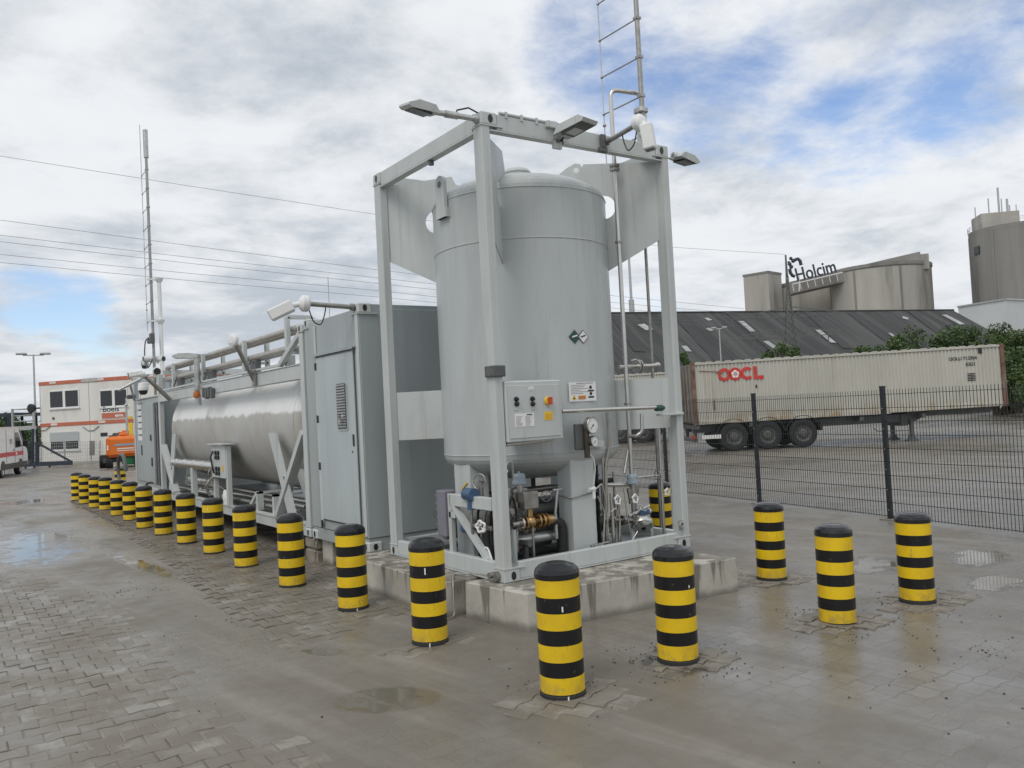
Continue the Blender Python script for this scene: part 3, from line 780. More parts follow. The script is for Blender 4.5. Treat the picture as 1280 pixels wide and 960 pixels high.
# ---- lamp posts far off
def lamp_post(px, ptop_, dep, label, hw=.9, rz=0., h=None):
    b = gpt(px, dep); h = ztop(px, ptop_, dep) if h is None else h
    t = thing('lamp_post', label, 'lamp post', b, facing(px)+rz)
    mb = MB(); mb.tube((0, 0, 0), (0, 0, h), .09, 8, r2=.06); mb.tube((-hw*.6, 0, h-.05), (hw*.6, 0, h-.05), .04, 6); mb.build('pole', galv, t, local=True)
    for sd in (-1, 1):
        mb = MB(); mb.box((sd*hw*.35, -.15, h-.02), (sd*hw, .15, h+.14), 0, .05); mb.build('lamp_head', galv, t, local=True)
lamp_post(903, 410, 85, 'grey twin headed lamp post in front of the warehouse roof', .8)
lamp_post(43, 443, 62, 'tall twin headed lamp post behind the site office', 1.15)
b = gpt(795, 120); t = thing('slim_mast', 'slim pale mast rising beyond the warehouse roof, seen through the skid frame', 'mast', b)
mb = MB(); mb.tube(b, b+ZA*(ztop(791, 300, 120)), .28, 8, r2=.16); mb.tube(b, b+ZA*ztop(795, 374, 120), .40, 8); mb.build('pole', galv, t)

# ---- trees and bushes
def leaf_shape(mb, c, s, rr, mi):
    a = Vector((rr.gauss(0, 1), rr.gauss(0, 1), rr.gauss(0, 1))).normalized(); b_ = a.orthogonal().normalized()
    q = rr.uniform(0, 2*PI); e = b_*math.cos(q)+a.cross(b_)*math.sin(q); f = a.cross(e)
    mb.add([c-e*s, c+f*s*.55, c+e*s, c-f*s*.55], [(0, 1, 2, 3)], mi)
def bush(name, label, cat, base, h, w, n, leaf, seed, trunk=True, dep=None, dark=.0, group=None):
    rr = random.Random(seed); t = thing(name, label, cat, base, 0, group)
    tr = MB(); cr = MB()
    clumps = []
    for k in range(int(10+w*2.5)):
        a = rr.uniform(0, 2*PI); q = math.sqrt(rr.random())*w*.5; z = h*(.25+.62*rr.random()*(1-.45*(q/(w*.5))**2))
        clumps.append((Vector((q*math.cos(a), q*math.sin(a), z)), rr.uniform(.13, .26)*min(w, h)*.9))
    for c, r in clumps:
        p0 = Vector((rr.uniform(-.1, .1)*w, rr.uniform(-.1, .1)*w, 0)); mid = (p0+c)/2+Vector((rr.uniform(-.1, .1)*w, rr.uniform(-.1, .1)*w, 0))
        tr.tube(p0, mid, .035*h**.7, 5, r2=.022*h**.7); tr.tube(mid, c, .022*h**.7, 5, r2=.006)
        for _ in range(int(3.2*n/len(clumps))):
            d = Vector((rr.gauss(0, 1), rr.gauss(0, 1), rr.gauss(0, .85))).normalized()*r*(rr.random()**.45)
            p = c+d
            if p.z < .02: continue
            leaf_shape(cr, p, leaf*.55*rr.uniform(.6, 1.3), rr, rr.choice((0, 0, 1, 2, 2)) if dark < rr.random() else 2)
    tr.build('trunk' if 'tree' in name else 'stem', tree_bark, t, local=True); cr.build('crown' if 'tree' in name else 'foliage', [leaf_a, leaf_b, leaf_c], t, local=True)
    return t
def bush_px(px, pytop, wpx, dep, label, n=1500, leaf=.16, seed=1, name='leafy_bush', cat='bush', dark=0.):
    b = gpt(px, dep); h = ztop(px, pytop, dep)*1.16; w = 1.2*wpx*dep/F
    return bush(name, label, cat, b, h, w, n, leaf, seed, dark=dark)
bush_px(978, 424, 42, 62, 'round green bush in front of the pylon, above the container roof', 2600, .17, 11)
bush_px(1152, 400, 62, 66, 'broad dark bush above the right part of the container roof', 3600, .2, 12, dark=.3)
bush_px(1118, 415, 40, 64, 'smaller bush at the left end of the hedge above the container', 1800, .18, 13, dark=.2)
bush_px(1205, 403, 60, 68, 'dark bush in front of the pale hall', 3400, .2, 14, dark=.4)
bush_px(1082, 432, 40, 63, 'low bush barely showing over the middle of the container roof', 1500, .17, 15)
bush_px(858, 443, 26, 58, 'small light green bush at the left end of the container', 1500, .15, 16)
bush_px(1264, 398, 66, 52, 'big green tree at the right edge beyond the container', 6500, .17, 17, 'broadleaf_tree', 'tree')
bush_px(1300, 425, 80, 46, 'light green tree cut by the right edge of the photo', 6000, .16, 18, 'broadleaf_tree', 'tree')
bush_px(1248, 455, 44, 50, 'low bush behind the right corner of the container', 2600, .15, 19)
bush_px(8, 524, 60, 95, 'dark tree far beyond the yard behind the van', 1600, .3, 21, 'broadleaf_tree', 'tree', .5)
bush_px(-40, 515, 80, 95, 'dark tree far beyond the yard, outermost on the left', 1600, .3, 22, 'broadleaf_tree', 'tree', .5)
bush_px(32, 545, 26, 60, 'green shrub behind the steel stairs of the site office', 1500, .14, 23)
bush_px(1390, 440, 110, 60, 'wide tree beyond the right edge of the container yard', 4000, .2, 24, 'broadleaf_tree', 'tree')
# far wooded horizon
rr = random.Random(5); mb = MB()
for k in range(5200):
    a = rr.uniform(-.65, 2.2); d = rr.uniform(330, 430); p = Vector((CAM[0]+d*math.sin(a), CAM[1]+d*math.cos(a), 0))
    hh = 5.5+3*noise.noise(p*.02)+2*noise.noise(p*.07)
    p.z = rr.uniform(0, max(2.5, hh)); leaf_shape(mb, p, rr.uniform(1.2, 2.4), rr, rr.choice((0, 2, 2)))
kind(mb.build('far_wood', [leaf_a, leaf_b, leaf_c]), 'stuff', 'distant dark tree line along the horizon', 'wood')

# ================================================================== TANK SKID
Z0, ZT = .34, 4.717; W1, W2 = 2.332, 2.438; CX, CY = W2/2, W1/2
sk = thing('tank_skid', 'upright grey gas tank in an open steel frame on the concrete plinth', 'gas tank', (CX, CY, Z0))
PX, PY = .095, .15
posts = [(0, 0), (0, 1), (1, 0), (1, 1)]
for i, j in posts:
    mb = MB(); x0 = .004 if i == 0 else W2-.004-PX; y0 = .004 if j == 0 else W1-.004-PY
    mb.box((x0, y0, Z0+.12), (x0+PX, y0+PY, ZT-.12), 0, .008)
    # welded seam down the post
    mb.box((x0+PX*.45, y0-.002 if j == 0 else y0+PY-.001, Z0+.2), (x0+PX*.5, y0+.001 if j == 0 else y0+PY+.002, ZT-.3), 0)
    mb.build('frame_post', frame_paint, sk)
hole = dark_grey
for i, j in posts:
    for top in (0, 1):
        mb = MB(); x0 = 0 if i == 0 else W2-.18; y0 = 0 if j == 0 else W1-.17
        z0 = Z0 if not top else ZT-.122
        mb.box((x0, y0, z0), (x0+.18, y0+.17, z0+.122), 0, .010)
        lipz = z0+.122 if not top else z0-.012
        mb.box((x0-.004 if i == 0 else x0-.06, y0-.004, lipz), (x0+.24 if i == 0 else x0+.184, y0+.174, lipz+.012), 0)
        c = Vector((x0+.105 if i == 0 else x0+.075, y0-.001 if j == 0 else y0+.171, z0+.06))
        T = Matrix(((1, 0, 0), (0, 0, 1), (0, 1, 0)))
        for (ctr, nrm, su) in ((c, YA*(-1 if j == 0 else 1), XA), (Vector((x0-.001 if i == 0 else x0+.181, y0+.085, z0+.06)), XA*(-1 if i == 0 else 1), YA)):
            ring = [ctr+su*(.026*math.cos(a))+ZA*(.040*math.sin(a)) for a in [2*PI*k/20 for k in range(20)]]
            ring2 = [p+nrm*.003 for p in ring]
            mb.add(ring2, [list(range(20))], 1); mb.add(ring+ring2, [(k, (k+1) % 20, 20+(k+1) % 20, 20+k) for k in range(20)], 1)
        mb.build('corner_casting', [frame_paint, black_plastic], sk)
BH = .155
for z0 in (Z0+.02, ZT-.005-BH):
    top = z0 > 2
    for y0 in (.012, W1-.012-.07):
        mb = MB(); mb.box((.183, y0, z0), (W2-.183, y0+.07, z0+BH), 0, .006)
        mb.box((.1, y0-.006 if y0 < 1 else y0+.01, z0-.014), (W2-.1, y0+.08 if y0 < 1 else y0+.078, z0-.001), 0)
        mb.build('frame_beam', frame_paint, sk)
    for x0 in (.012, W2-.012-.07):
        mb = MB(); mb.box((x0, .173, z0), (x0+.07, W1-.173, z0+BH), 0, .006)
        mb.box((x0-.004, .12, z0-.016), (x0+.085, W1-.12, z0-.001), 0)
        mb.build('frame_beam', frame_paint, sk)
mb = MB(); mb.box((.09, .09, .385), (W2-.09, W1-.09, .405)); mb.box((.09, .40, .405), (W2-.09, .47, .44)); mb.box((.09, 1.8, .405), (W2-.09, 1.9, .45)); mb.build('drip_tray', tray_grey, sk)

# vessel
VR = .968
def dome(z, r, h, sgn, n=9): return [(r*math.cos(PI/2*k/n), z+sgn*h*math.sin(PI/2*k/n)) for k in range(n+1)]
bot = [(r, z) for r, z in reversed(dome(1.46, VR, .30, -1, 12))]
prof = bot+[(VR, 1.50), (VR, 3.64), (VR+.004, 3.645), (VR+.004, 3.655), (VR, 3.66), (VR, 4.17)]+dome(4.17, VR, .31, 1, 12)[1:]
mb = MB(); mb.lathe(prof, 72, 0, (CX, CY, 0)); ves = mb.build('vessel', vessel_paint, sk)
for zz in (3.65, 1.47, 4.17):
    mb = MB(); mb.torus((CX, CY, zz), ZA, VR+.001, .006, 72, 6); mb.build('weld_seam', vessel_paint, ves)
mb = MB(); mb.lathe([(.15, 4.42), (.15, 4.59), (.135, 4.612), (0, 4.615)], 28, 0, (CX, CY, 0)); mb.torus((CX, CY, 4.575), ZA, .15, .012, 28, 6); mb.build('top_hatch', frame_paint, ves)
# lifting lugs
def lug(ang, r, z0, z1, wdt, lean=0.):
    n = Vector((math.cos(ang), math.sin(ang), 0)); t_ = ZA.cross(n)
    poly = [(-wdt/2, z0), (wdt/2, z0), (wdt/2, z1-wdt*.5)]
    poly += [(wdt/2*math.cos(a), z1-wdt*.5+wdt/2*math.sin(a)) for a in [PI*k/10 for k in range(11)]][1:]
    mb = MB(); mb.prism(poly, .04, Vector((CX, CY, 0))+n*r, t_, ZA)
    for sd in (-1, 1):
        o = Vector((CX, CY, 0))+n*(r+sd*.0215); mb.disc(o+ZA*(z1-wdt*.55), n*sd, .035, .001, 18, 1)
    if lean == 0: mb.prism([(-wdt*.62, z0+.0), (wdt*.62, z0), (wdt*.62, z0+.10), (-wdt*.62, z0+.10)], .05, Vector((CX, CY, 0))+n*(r-.01), t_, ZA)
    mb.build('lifting_lug', [frame_paint, dark_grey], ves)
lug(PI, VR+.03, 3.98, 4.43, .17)
mb = MB(); n_ = Vector((math.cos(-.12), math.sin(-.12), 0)); o_ = Vector((CX, CY, 0))+n_*.70
mb.prism([(-.20, 4.34), (.16, 4.34), (.16, 4.68), (.13, 4.735), (.07, 4.75), (-.03, 4.70), (-.20, 4.57)], .03, o_, Vector((.80, -.60, 0)), ZA)
dn = Vector((.80, -.60, 0)).cross(ZA); [mb.disc(o_+Vector((.80, -.60, 0))*.08+ZA*4.665+dn*(s_*.0155), dn*s_, .032, .001, 18, 1) for s_ in (-1, 1)]
mb.build('lifting_lug', [frame_paint, white_label], ves)
lug(PI/2, VR+.03, 3.98, 4.5, .17)

# radial plates between posts and vessel
def radial(i, j, poly, name='gusset_plate', th=.014):
    pc = Vector((.05 if i == 0 else W2-.05, .08 if j == 0 else W1-.08, 0)); ctr = Vector((CX, CY, 0)); e = (pc-ctr).normalized()
    mb = MB(); mb.prism(poly, th, ctr, e, ZA); mb.build(name, frame_paint, sk)
for i, j in posts:
    rp = (Vector((.05 if i == 0 else W2-.05, .08 if j == 0 else W1-.08, 0))-Vector((CX, CY, 0))).length
    notch = [(.962+.118*math.cos(a), 4.11+.130*math.sin(a)) for a in [rad(-88)+rad(176)*k/14 for k in range(15)]]
    poly = [(rp, 3.73), (rp, 4.56), (.75, 4.61), (.655, 4.40), (.74, 4.36), (.93, 4.262)]+notch[::-1]+[(.966, 3.93), (.966, 3.40)]
    radial(i, j, poly)
    radial(i, j, [(rp, 1.64), (rp, 2.185), (.962, 2.185), (.962, 1.64)], 'lower_plate', .03)
# legs
for (dx, dy) in ((0, -1), (-1, 0), (1, 0), (0, 1)):
    mb = MB(); wt, wr = .155, .12; cx_, cy_ = CX+dx*.80-.03*(dy != 0), CY+dy*.80
    hx, hy = (wr, wt) if dx else (wt, wr)
    mb.box((cx_-hx, cy_-hy, .405), (cx_+hx, cy_+hy, 1.52), 0, .012)
    mb.box((cx_-hx-.04, cy_-hy-.04, .405), (cx_+hx+.04, cy_+hy+.04, .425), 0)
    lg = mb.build('tank_leg', frame_paint, sk)
    if (dx, dy) == (0, -1):
        mb = MB(); mb.path([(cx_-hx-.012, cy_+hy, 1.02), (cx_-hx-.012, cy_-hy-.012, 1.0), (cx_+hx+.012, cy_-hy-.012, 1.04), (cx_+hx+.012, cy_+hy, 1.06)], .007, 6); mb.build('strap', dull_steel, lg)
        mb = MB(); mb.box((cx_-.05, cy_-hy-.10, 1.50), (cx_+.22, cy_-hy+.03, 1.56)); mb.build('pad_plate', frame_paint, lg)

# box on the corner post
mb = MB(); mb.box((-.028, -.030, 2.235), (.115, .12, 2.34), 0, .008); 
for (x_, y_) in ((-.031, .0), (-.031, .09)):
    for z_ in (2.25, 2.325): mb.disc((x_+.003, y_, z_), -XA, .006, .003, 8, 1)
mb.build('junction_box', [dark_grey, black_plastic], sk)

# control box
cb0, cb1 = .105, .757
mb = MB(); mb.box((cb0, -.02, 1.62), (cb1, .19, 2.19), 0, .010); mb.box((cb0+.02, -.028, 1.655), (cb1-.035, -.021, 2.15), 0, .003)
mb.box((cb0, .03, 2.191), (cb1+.01, .18, 2.197), 0)
cb = mb.build('control_box', frame_paint, sk)
def yplate(mb, x0, x1, z0, z1, y, mi=0, t=.003): mb.box((x0, y-t, z0), (x1, y, z1), mi)
YF = -.0285
def cbp(px, py): q = ony(px, py, YF); return q.x, q.z
mb = MB()
for (px, py) in ((645, 499), (645.5, 505), (665, 498.5), (665.5, 505)):
    x, z = cbp(px, py); mb.lathe([(.023, 0), (.023, .012), (.017, .014), (.017, .028), (0, .03)], 18, 0, (x, YF, z), Matrix.Rotation(PI/2, 3, 'X'))
mb.build('push_button', black_gloss, cb)
x, z = cbp(685, 501); mb = MB(); mb.lathe([(.040, 0), (.040, .012), (.034, .018), (0, .019)], 22, 0, (x-.006, YF, z), Matrix.Rotation(PI/2, 3, 'X'))
mb.bar((x+.0, YF-.035, z-.035), (x+.004, YF-.035, z+.035), .034, .026, 1, YA); mb.build('main_switch', [yellow_label, red_knob], cb)
mb = MB(); x0, z0 = cbp(644, 534); x1, z1 = cbp(667, 516); yplate(mb, x0, x1, z0, z1, YF)
for k in range(9):
    zz = z0+(z1-z0)*(.08+.085*k); 
    for h_ in (0, 1): yplate(mb, x0+(x1-x0)*(.06+.48*h_), x0+(x1-x0)*(.06+.48*h_+R.uniform(.22, .40)), zz, zz+.004, YF-.0032, 1, .001)
yplate(mb, x0+(x1-x0)*.62, x0+(x1-x0)*.92, z1-.018, z1-.008, YF-.0032, 2, .001)
mb.build('type_plate', [white_label, print_grey, print_black], cb)
mb = MB(); x0, z0 = cbp(680.5, 525.5); x1, z1 = cbp(690.5, 514); yplate(mb, x0, x1, z0, z1, YF)
for k in range(4): yplate(mb, x0+.012, x1-.012, z0+.012+k*.013, z0+.016+k*.013, YF-.0032, 1, .001)
mb.build('warning_plate', [yellow_label, orange_label], cb)
mb = MB(); x0, z0 = cbp(660.5, 488); x1, z1 = cbp(667, 483.5); yplate(mb, x0, x1, z0, z1, YF); yplate(mb, x0+.006, x1-.006, z0+.010, z0+.014, YF-.0032, 1, .001)
for (px, py, w) in ((645, 514, .05), (666, 513, .04), (685, 510, .03)):
    x, z = cbp(px, py); yplate(mb, x-w/2, x+w/2, z, z+.007, YF, 1, .001)
mb.build('name_tag', [white_label, print_grey], cb)

# signs on the vessel
def oncyl(px, py, r=VR):
    d = ray(px, py); o = CAM-np.array([CX, CY, 0]); a = d[0]**2+d[1]**2; b_ = 2*(o[0]*d[0]+o[1]*d[1]); c = o[0]**2+o[1]**2-r*r
    t = (-b_-math.sqrt(b_*b_-4*a*c))/2/a; return Vector(CAM+d*t)
def tangent(px, py):
    p = oncyl(px, py); n = Vector((p.x-CX, p.y-CY, 0)).normalized(); u = ZA.cross(n); return p+n*.004, n, u
p, n, u = tangent(728, 489.5)
def onsign(mb, a0, a1, b0, b1, lift, mi): mb.prism([(a0, b0), (a1, b0), (a1, b1), (a0, b1)], .002, p+n*lift, u, ZA, mi)
mb = MB(); onsign(mb, -.175, .175, -.098, .098, 0, 0)
for k in range(6): onsign(mb, -.15, -.15+R.uniform(.12, .24), .065-.017*k, .070-.017*k, .002, 1)
onsign(mb, -.08, .14, .082, .090, .002, 1)
mb.prism([(-.145, -.08), (-.085, -.08), (-.115, -.028)], .002, p+n*.002, u, ZA, 2); mb.prism([(-.128, -.072), (-.102, -.072), (-.115, -.048)], .002, p+n*.0035, u, ZA, 4)
onsign(mb, -.06, .035, -.078, -.040, .002, 3)
for zc in (.02, -.045):
    mb.prism([(.105+.018*math.cos(a), zc+.022+.018*math.sin(a)) for a in [2*PI*k/12 for k in range(12)]], .002, p+n*.002, u, ZA, 4); onsign(mb, .07, .145, zc-.022, zc-.004, .002, 4)
mb.build('warning_sign', [white_label, print_grey, yellow_label, orange_label, print_black], ves)
for (px, py, mlist, nm) in ((718, 421, [dark_green, white_label], 'small green diamond sign with a white flame-like mark'), (728.5, 421, [white_label, print_black], 'small white diamond sign with a black mark')):
    p, n, u = tangent(px, py); mb = MB(); s_ = .072
    mb.prism([(0, -s_), (s_, 0), (0, s_), (-s_, 0)], .002, p+n*.001, u, ZA, 0 if mlist[0] is dark_green else 1)
    mb.prism([(0, -s_*.86), (s_*.86, 0), (0, s_*.86), (-s_*.86, 0)], .002, p+n*.0025, u, ZA, 0)
    mb.prism([(-.035, -.01), (.03, .006), (.035, .022), (-.03, .006)], .002, p+n*.004, u, ZA, 1)
    lab(mb.build('hazard_sign', mlist, ves), nm)

# horizontal stainless pipe with green end fitting
p0 = ony(702, 514, .03); p1 = ony(822, 509, .03); 
mb = MB(); mb.tube(p0, p1, .021, 14); mb.path([ony(700, 517, .06), ony(694, 517, .06), ony(694.5, 549, .06), ony(632, 556, .06)], .018, 10, 0, .08); mb.build('cross_pipe', steel, sk)
q = ony(825, 510, .03); mb = MB(); mb.tube(q-XA*.06, q+XA*.03, .034, 8); mb.tube(q+XA*.03, q+XA*.06, .02, 8); mb.build('end_fitting', dark_green, sk)
mb = MB(); mb.box((W2-.33, -.03, q.z-.085), (W2-.02, .09, q.z-.06), 0, .004); mb.build('pipe_bracket', frame_paint, sk)
# pressure gauges
bronze = mat('dark_bronze', (.075, .062, .045), .45, .5, var=.2)
gp = ony(741, 531.5, -.02); gp2 = ony(743.5, 551.5, -.02)
ga = Vector((.12, -1, 0)).normalized(); gu = ga.cross(ZA)*-1
mb = MB(); mb.box((gp.x-.16, .05, gp2.z-.08), (gp.x-.03, .10, gp.z+.02), 0, .01); mb.tube((gp.x-.05, .03, gp2.z-.16), (gp.x-.05, .03, gp.z), .03, 10, 1); mb.tube((gp.x-.05, .03, gp2.z), (gp2.x, -.0, gp2.z), .018, 8, 1); mb.tube((gp.x-.05, .03, gp.z), (gp.x, -.0, gp.z), .018, 8, 1); mb.build('gauge_manifold', [dark_grey, bronze], sk)
for (c, r) in ((gp, .085), (gp2, .055)):
    mb = MB(); c = Vector(c); T = Vector((0, 0, 1)).rotation_difference(ga).to_matrix()
    mb.lathe([(r*.92, -.055), (r, -.05), (r, 0), (r*.96, .006), (r*.88, .004)], 32, 0, c, T); mb.disc(c-ga*.056, ga, r*.92, .001, 32, 0); mb.disc(c+ga*.0005, ga, r*.89, .002, 32, 1)
    for k in range(21):
        a = rad(225-270*k/20); e = gu*math.cos(a)+ZA*math.sin(a); L = .12 if k % 2 else .2
        mb.bar(c+ga*.003+e*r*.80, c+ga*.003+e*r*(.80-L), r*.025, .001, 2, ga)
    a = rad(225); e = gu*math.cos(a)+ZA*math.sin(a); mb.bar(c+ga*.005-e*r*.15, c+ga*.005+e*r*.62, r*.05, .002, 2, ga); mb.disc(c+ga*.0045, ga, r*.10, .003, 14, 2)
    mb.build('pressure_gauge', [dull_steel, white_label, print_black], sk)

# vertical vent pipes with flanges
YV = .33
vp = [ony(796, 119, YV+.0), ony(766, 113, YV), ony(771, 205, YV), ony(776, 350, YV), ony(784, 490, YV), ony(791, 592, YV)]
xv, = (vp[3].x,)
mb = MB(); ztp = ony(767, 113, YV).z
mb.path([(xv+.30, YV-.12, ztp-.03), (xv, YV, ztp), (xv, YV, .62)], .024, 12, 0, .09)
mb.build('vent_pipe', steel, sk)
for py in (208, 213, 303, 505): 
    z_ = ony(772+(py-205)*.04, py, YV).z; mb = MB(); mb.tube((xv, YV, z_-.012), (xv, YV, z_+.012), .055 if py < 300 else .040, 14); mb.build('pipe_flange', dull_steel, sk)
x2 = ony(812, 400, .42).x; z2t = ony(808, 310, .42).z; z2b = ony(822, 458, .42).z
mb = MB(); mb.tube((x2, .42, z2b-1.9), (x2, .42, z2t+.9), .018, 10); mb.build('vent_pipe', dull_steel, sk)
a = ony(779, 459, YV); b_ = ony(822, 456.5, YV+.08)
mb = MB(); mb.tube(a-XA*.06, b_, .022, 10); mb.ball(b_, .035, 0, 10); c_ = a.lerp(b_, .42); mb.tube(c_-XA*.03, c_-XA*.012, .072, 18); mb.tube(c_+XA*.004, c_+XA*.022, .072, 18); mb.path([c_-XA*.1+ZA*.06, c_-XA*.03+ZA*.075, c_+XA*.05+ZA*.03], .012, 6); mb.build('flanged_branch', steel, sk)
mb = MB(); u0_ = ony(802, 517, .06); mb.path([u0_, ony(802.5, 540, .06), ony(795, 545.5, .1), ony(786, 545, .2)], .020, 10, 0, .05); mb.build('pipe_bend', steel, sk)

# ---------------- valve and pipe gear under the vessel
def Y(px, py, y=.25): return ony(px, py, y)
def X(px, py, x=.12): return onx(px, py, x)
def actuator(px, py, y, r, m=blue_grey):
    c = Y(px, py, y); mb = MB()
    mb.lathe([(r*.9, -.05), (r*1.15, -.045), (r*1.15, -.02), (r, -.015), (r, .03), (r*.8, .055), (r*.2, .06), (r*.2, .075), (0, .076)], 24, 0, c)
    mb.tube(c-ZA*.05, c-ZA*.26, r*.55, 12, 1); mb.bar(c-ZA*.09-XA*.06, c-ZA*.26-XA*.03, .02, .05, 1); mb.bar(c-ZA*.09+XA*.06, c-ZA*.26+XA*.03, .02, .05, 1)
    mb.build('valve_actuator', [m, dull_steel], sk); return c
def knob(c, nrm, r, m=white_plastic, name='valve_handle'):
    c = Vector(c); nrm = Vector(nrm).normalized(); a = nrm.orthogonal().normalized(); b2 = nrm.cross(a); mb = MB()
    pts = [c+(a*math.cos(t)+b2*math.sin(t))*r*(1+.16*math.cos(5*t)) for t in [2*PI*k/30 for k in range(31)]]
    mb.path(pts, r*.26, 6); 
    for k in range(3): t = 2*PI*k/3; mb.tube(c, c+(a*math.cos(t)+b2*math.sin(t))*r, r*.14, 6)
    mb.tube(c+nrm*r*.3, c-nrm*r*1.4, r*.2, 8, 1); mb.build(name, [m, dull_steel], sk)
def wheel(c, nrm, r, m=dull_steel):
    c = Vector(c); nrm = Vector(nrm).normalized(); mb = MB(); mb.torus(c, nrm, r, r*.10, 24, 6); a = nrm.orthogonal().normalized(); b2 = nrm.cross(a)
    for k in range(5): t = 2*PI*k/5; mb.tube(c, c+(a*math.cos(t)+b2*math.sin(t))*r, r*.06, 5)
    mb.tube(c+nrm*r*.35, c-nrm*r*1.2, r*.13, 8); mb.build('handwheel', m, sk)
def run(name, pts, r, m=steel, fil=.05, n=9):
    mb = MB(); mb.path(pts, r, n, 0, fil); mb.build(name, m, sk)
def flange(c, d, r, t=.025, m=dull_steel, nb=6):
    c, d = Vector(c), Vector(d).normalized(); mb = MB(); mb.tube(c-d*t/2, c+d*t/2, r, 20); a = d.orthogonal().normalized(); b2 = d.cross(a)
    for k in range(nb): q = 2*PI*k/nb; e = a*math.cos(q)+b2*math.sin(q); mb.tube(c+e*r*.78-d*t, c+e*r*.78+d*t, r*.10, 6)
    mb.build('pipe_flange', m, sk)
# bay right of the corner post
actuator(649, 599, .32, .062)
mb = MB(); c_ = Y(661, 625, .24); mb.box(c_-Vector((.085, .05, .085)), c_+Vector((.085, .05, .085)), 0, .008); mb.tube(c_-ZA*.085, Y(661, 655, .24), .022, 8, 1); mb.build('valve_positioner', [dull_steel, brass], sk)
v0, v1 = Y(640, 656, .24), Y(694, 655, .24); zc = v0.z; 
run('brass_valve_line', [v0, Vector((v1.x, .24, zc))], .030, dull_steel, 0)
mb = MB(); xm = Y(664, 656, .24).x; mb.ball((xm, .24, zc), .060, 0, 16); mb.tube((xm, .24, zc), (xm, .24, zc+.14), .024, 10); mb.tube((Y(676, 655, .24).x, .24, zc), (Y(690, 655, .24).x, .24, zc), .048, 14); mb.tube((Y(690, 655, .24).x, .24, zc), (Y(694, 655, .24).x, .24, zc), .022, 10); mb.build('brass_valve', brass, sk)
for px, r in ((651, .068), (656, .07), (672, .074), (677, .074), (683, .066)): flange((Y(px, 655, .24).x, .24, zc), XA, r, .018, brass if px > 654 else steel, 6)
mb = MB(); mb.tube((xm, .22, zc-.04), (xm, .22, .42), .014, 8); mb.tube((Y(643, 660, .24).x, .26, zc-.05), (Y(643, 660, .24).x, .26, .42), .028, 8, 1); mb.build('pipe_support', [dull_steel, frame_paint], sk)
run('suction_pipe', [Y(684, 652, .36), Y(702, 652, .36), Y(703, 690, .36)], .055, rubber, .09, 14)
run('return_pipe', [Y(640, 676, .42), Y(697, 668, .42), Y(703, 668, .42), Y(704, 700, .42)], .050, galv, .09, 14)
for q_ in ((650, 640, .6, 700, 632), (640, 690, .7, 700, 684), (640, 628, .8, 700, 640), (648, 662, .9, 706, 655)):
    run('pump_pipe', [Y(q_[0], q_[1], q_[2]), Y(q_[3], q_[4], q_[2])], .05, dark_grey, 0, 12)
mb = MB(); c_ = Vector((.72, .95, .62)); mb.tube(c_-XA*.35, c_+XA*.25, .15, 20); mb.tube(c_+XA*.25, c_+XA*.42, .10, 16); mb.box(c_-Vector((.3, .16, .2)), c_+Vector((.2, .16, -.12)), 0, .01)
for k in range(9): mb.tube(c_+XA*(-.3+.06*k), c_+XA*(-.285+.06*k), .165, 20)
mb.build('pump_motor', dark_grey, sk)
knob(Y(628.5, 590, .06), (-.25, -1, 0), .038); 
run('gauge_tube', [Y(630, 600, .10), Y(634, 577, .10), Y(640, 576, .10), Y(642, 600, .12)], .010, steel, .03, 6)
mb = MB(); a = Y(697, 612, .33); b_ = Y(694, 642, .33); mb.tube(a, b_, .014, 8); mb.tube(a-XA*.06, a+XA*.05, .014, 8); mb.tube(b_, b_-ZA*.25, .02, 8); mb.build('tee_handle', galv, sk)
wheel(Y(683, 620, .55), (-.4, -1, .1), .055)
run('rail_tube', [Y(637, 712, .10), Y(722, 688, .10)], .012, steel, 0, 8)
for px, py in ((666, 703.5), (721, 688.5)): mb = MB(); q = Y(px, py, .10); mb.box(q-Vector((.02, .02, .06)), q+Vector((.02, .02, .01)), 0, .003); mb.build('rail_foot', dull_steel, sk)
run('valve_drop', [Y(645, 628, .3), Y(646, 690, .3)], .024, dull_steel, 0); run('valve_drop', [Y(637, 610, .4), Y(640, 690, .4)], .020, steel, 0)
run('hose', [Y(634, 640, .22), Y(640, 618, .22), Y(646, 640, .25), Y(642, 690, .28)], .012, rubber, .05)
# cluster right of the front leg
for (px, y_, zt, r) in ((760, .30, 1.75, .018), (757, .36, 1.1, .014), (768, .26, 1.0, .020), (776, .30, .95, .016), (772, .42, 1.2, .012)):
    q = Y(px, 690, y_); run('riser_pipe', [(q.x, y_, .42), (q.x, y_, zt)], r, dull_steel if r < .017 else steel, 0)
q1 = Y(762, 540, .30); q2 = Y(757, 600, .30); run('riser_pipe', [Y(759, 515, .18), Y(762, 560, .22), Y(757, 580, .26), Y(758, 640, .30)], .020, steel, .08, 10)
actuator(790.5, 599, .33, .060)
c_ = Y(790.5, 599, .33); run('valve_drop', [c_-ZA*.2, (c_.x, .33, .55)], .030, dull_steel, 0); 
run('spindle', [Y(796, 597, .30), Y(824, 594.5, .30)], .012, steel, 0, 8); wheel(Y(822, 594, .30), XA, .05)
knob(Y(772, 625, .2), (.2, -1, .1), .042); knob(Y(794, 623.5, .2), (.2, -1, .1), .042); knob(Y(834, 615, .12), (.2, -1, 0), .034)
mb = MB(); c_ = Y(803, 656, .25); mb.M = Matrix.Translation(c_) @ Matrix.Rotation(rad(25), 4, 'Y') @ Matrix.Rotation(rad(-38), 4, 'X')
mb.lathe([(.03, -.05), (.06, -.045), (.115, -.02), (.12, -.005), (.12, .02), (.09, .05), (.04, .06), (0, .062)], 26)
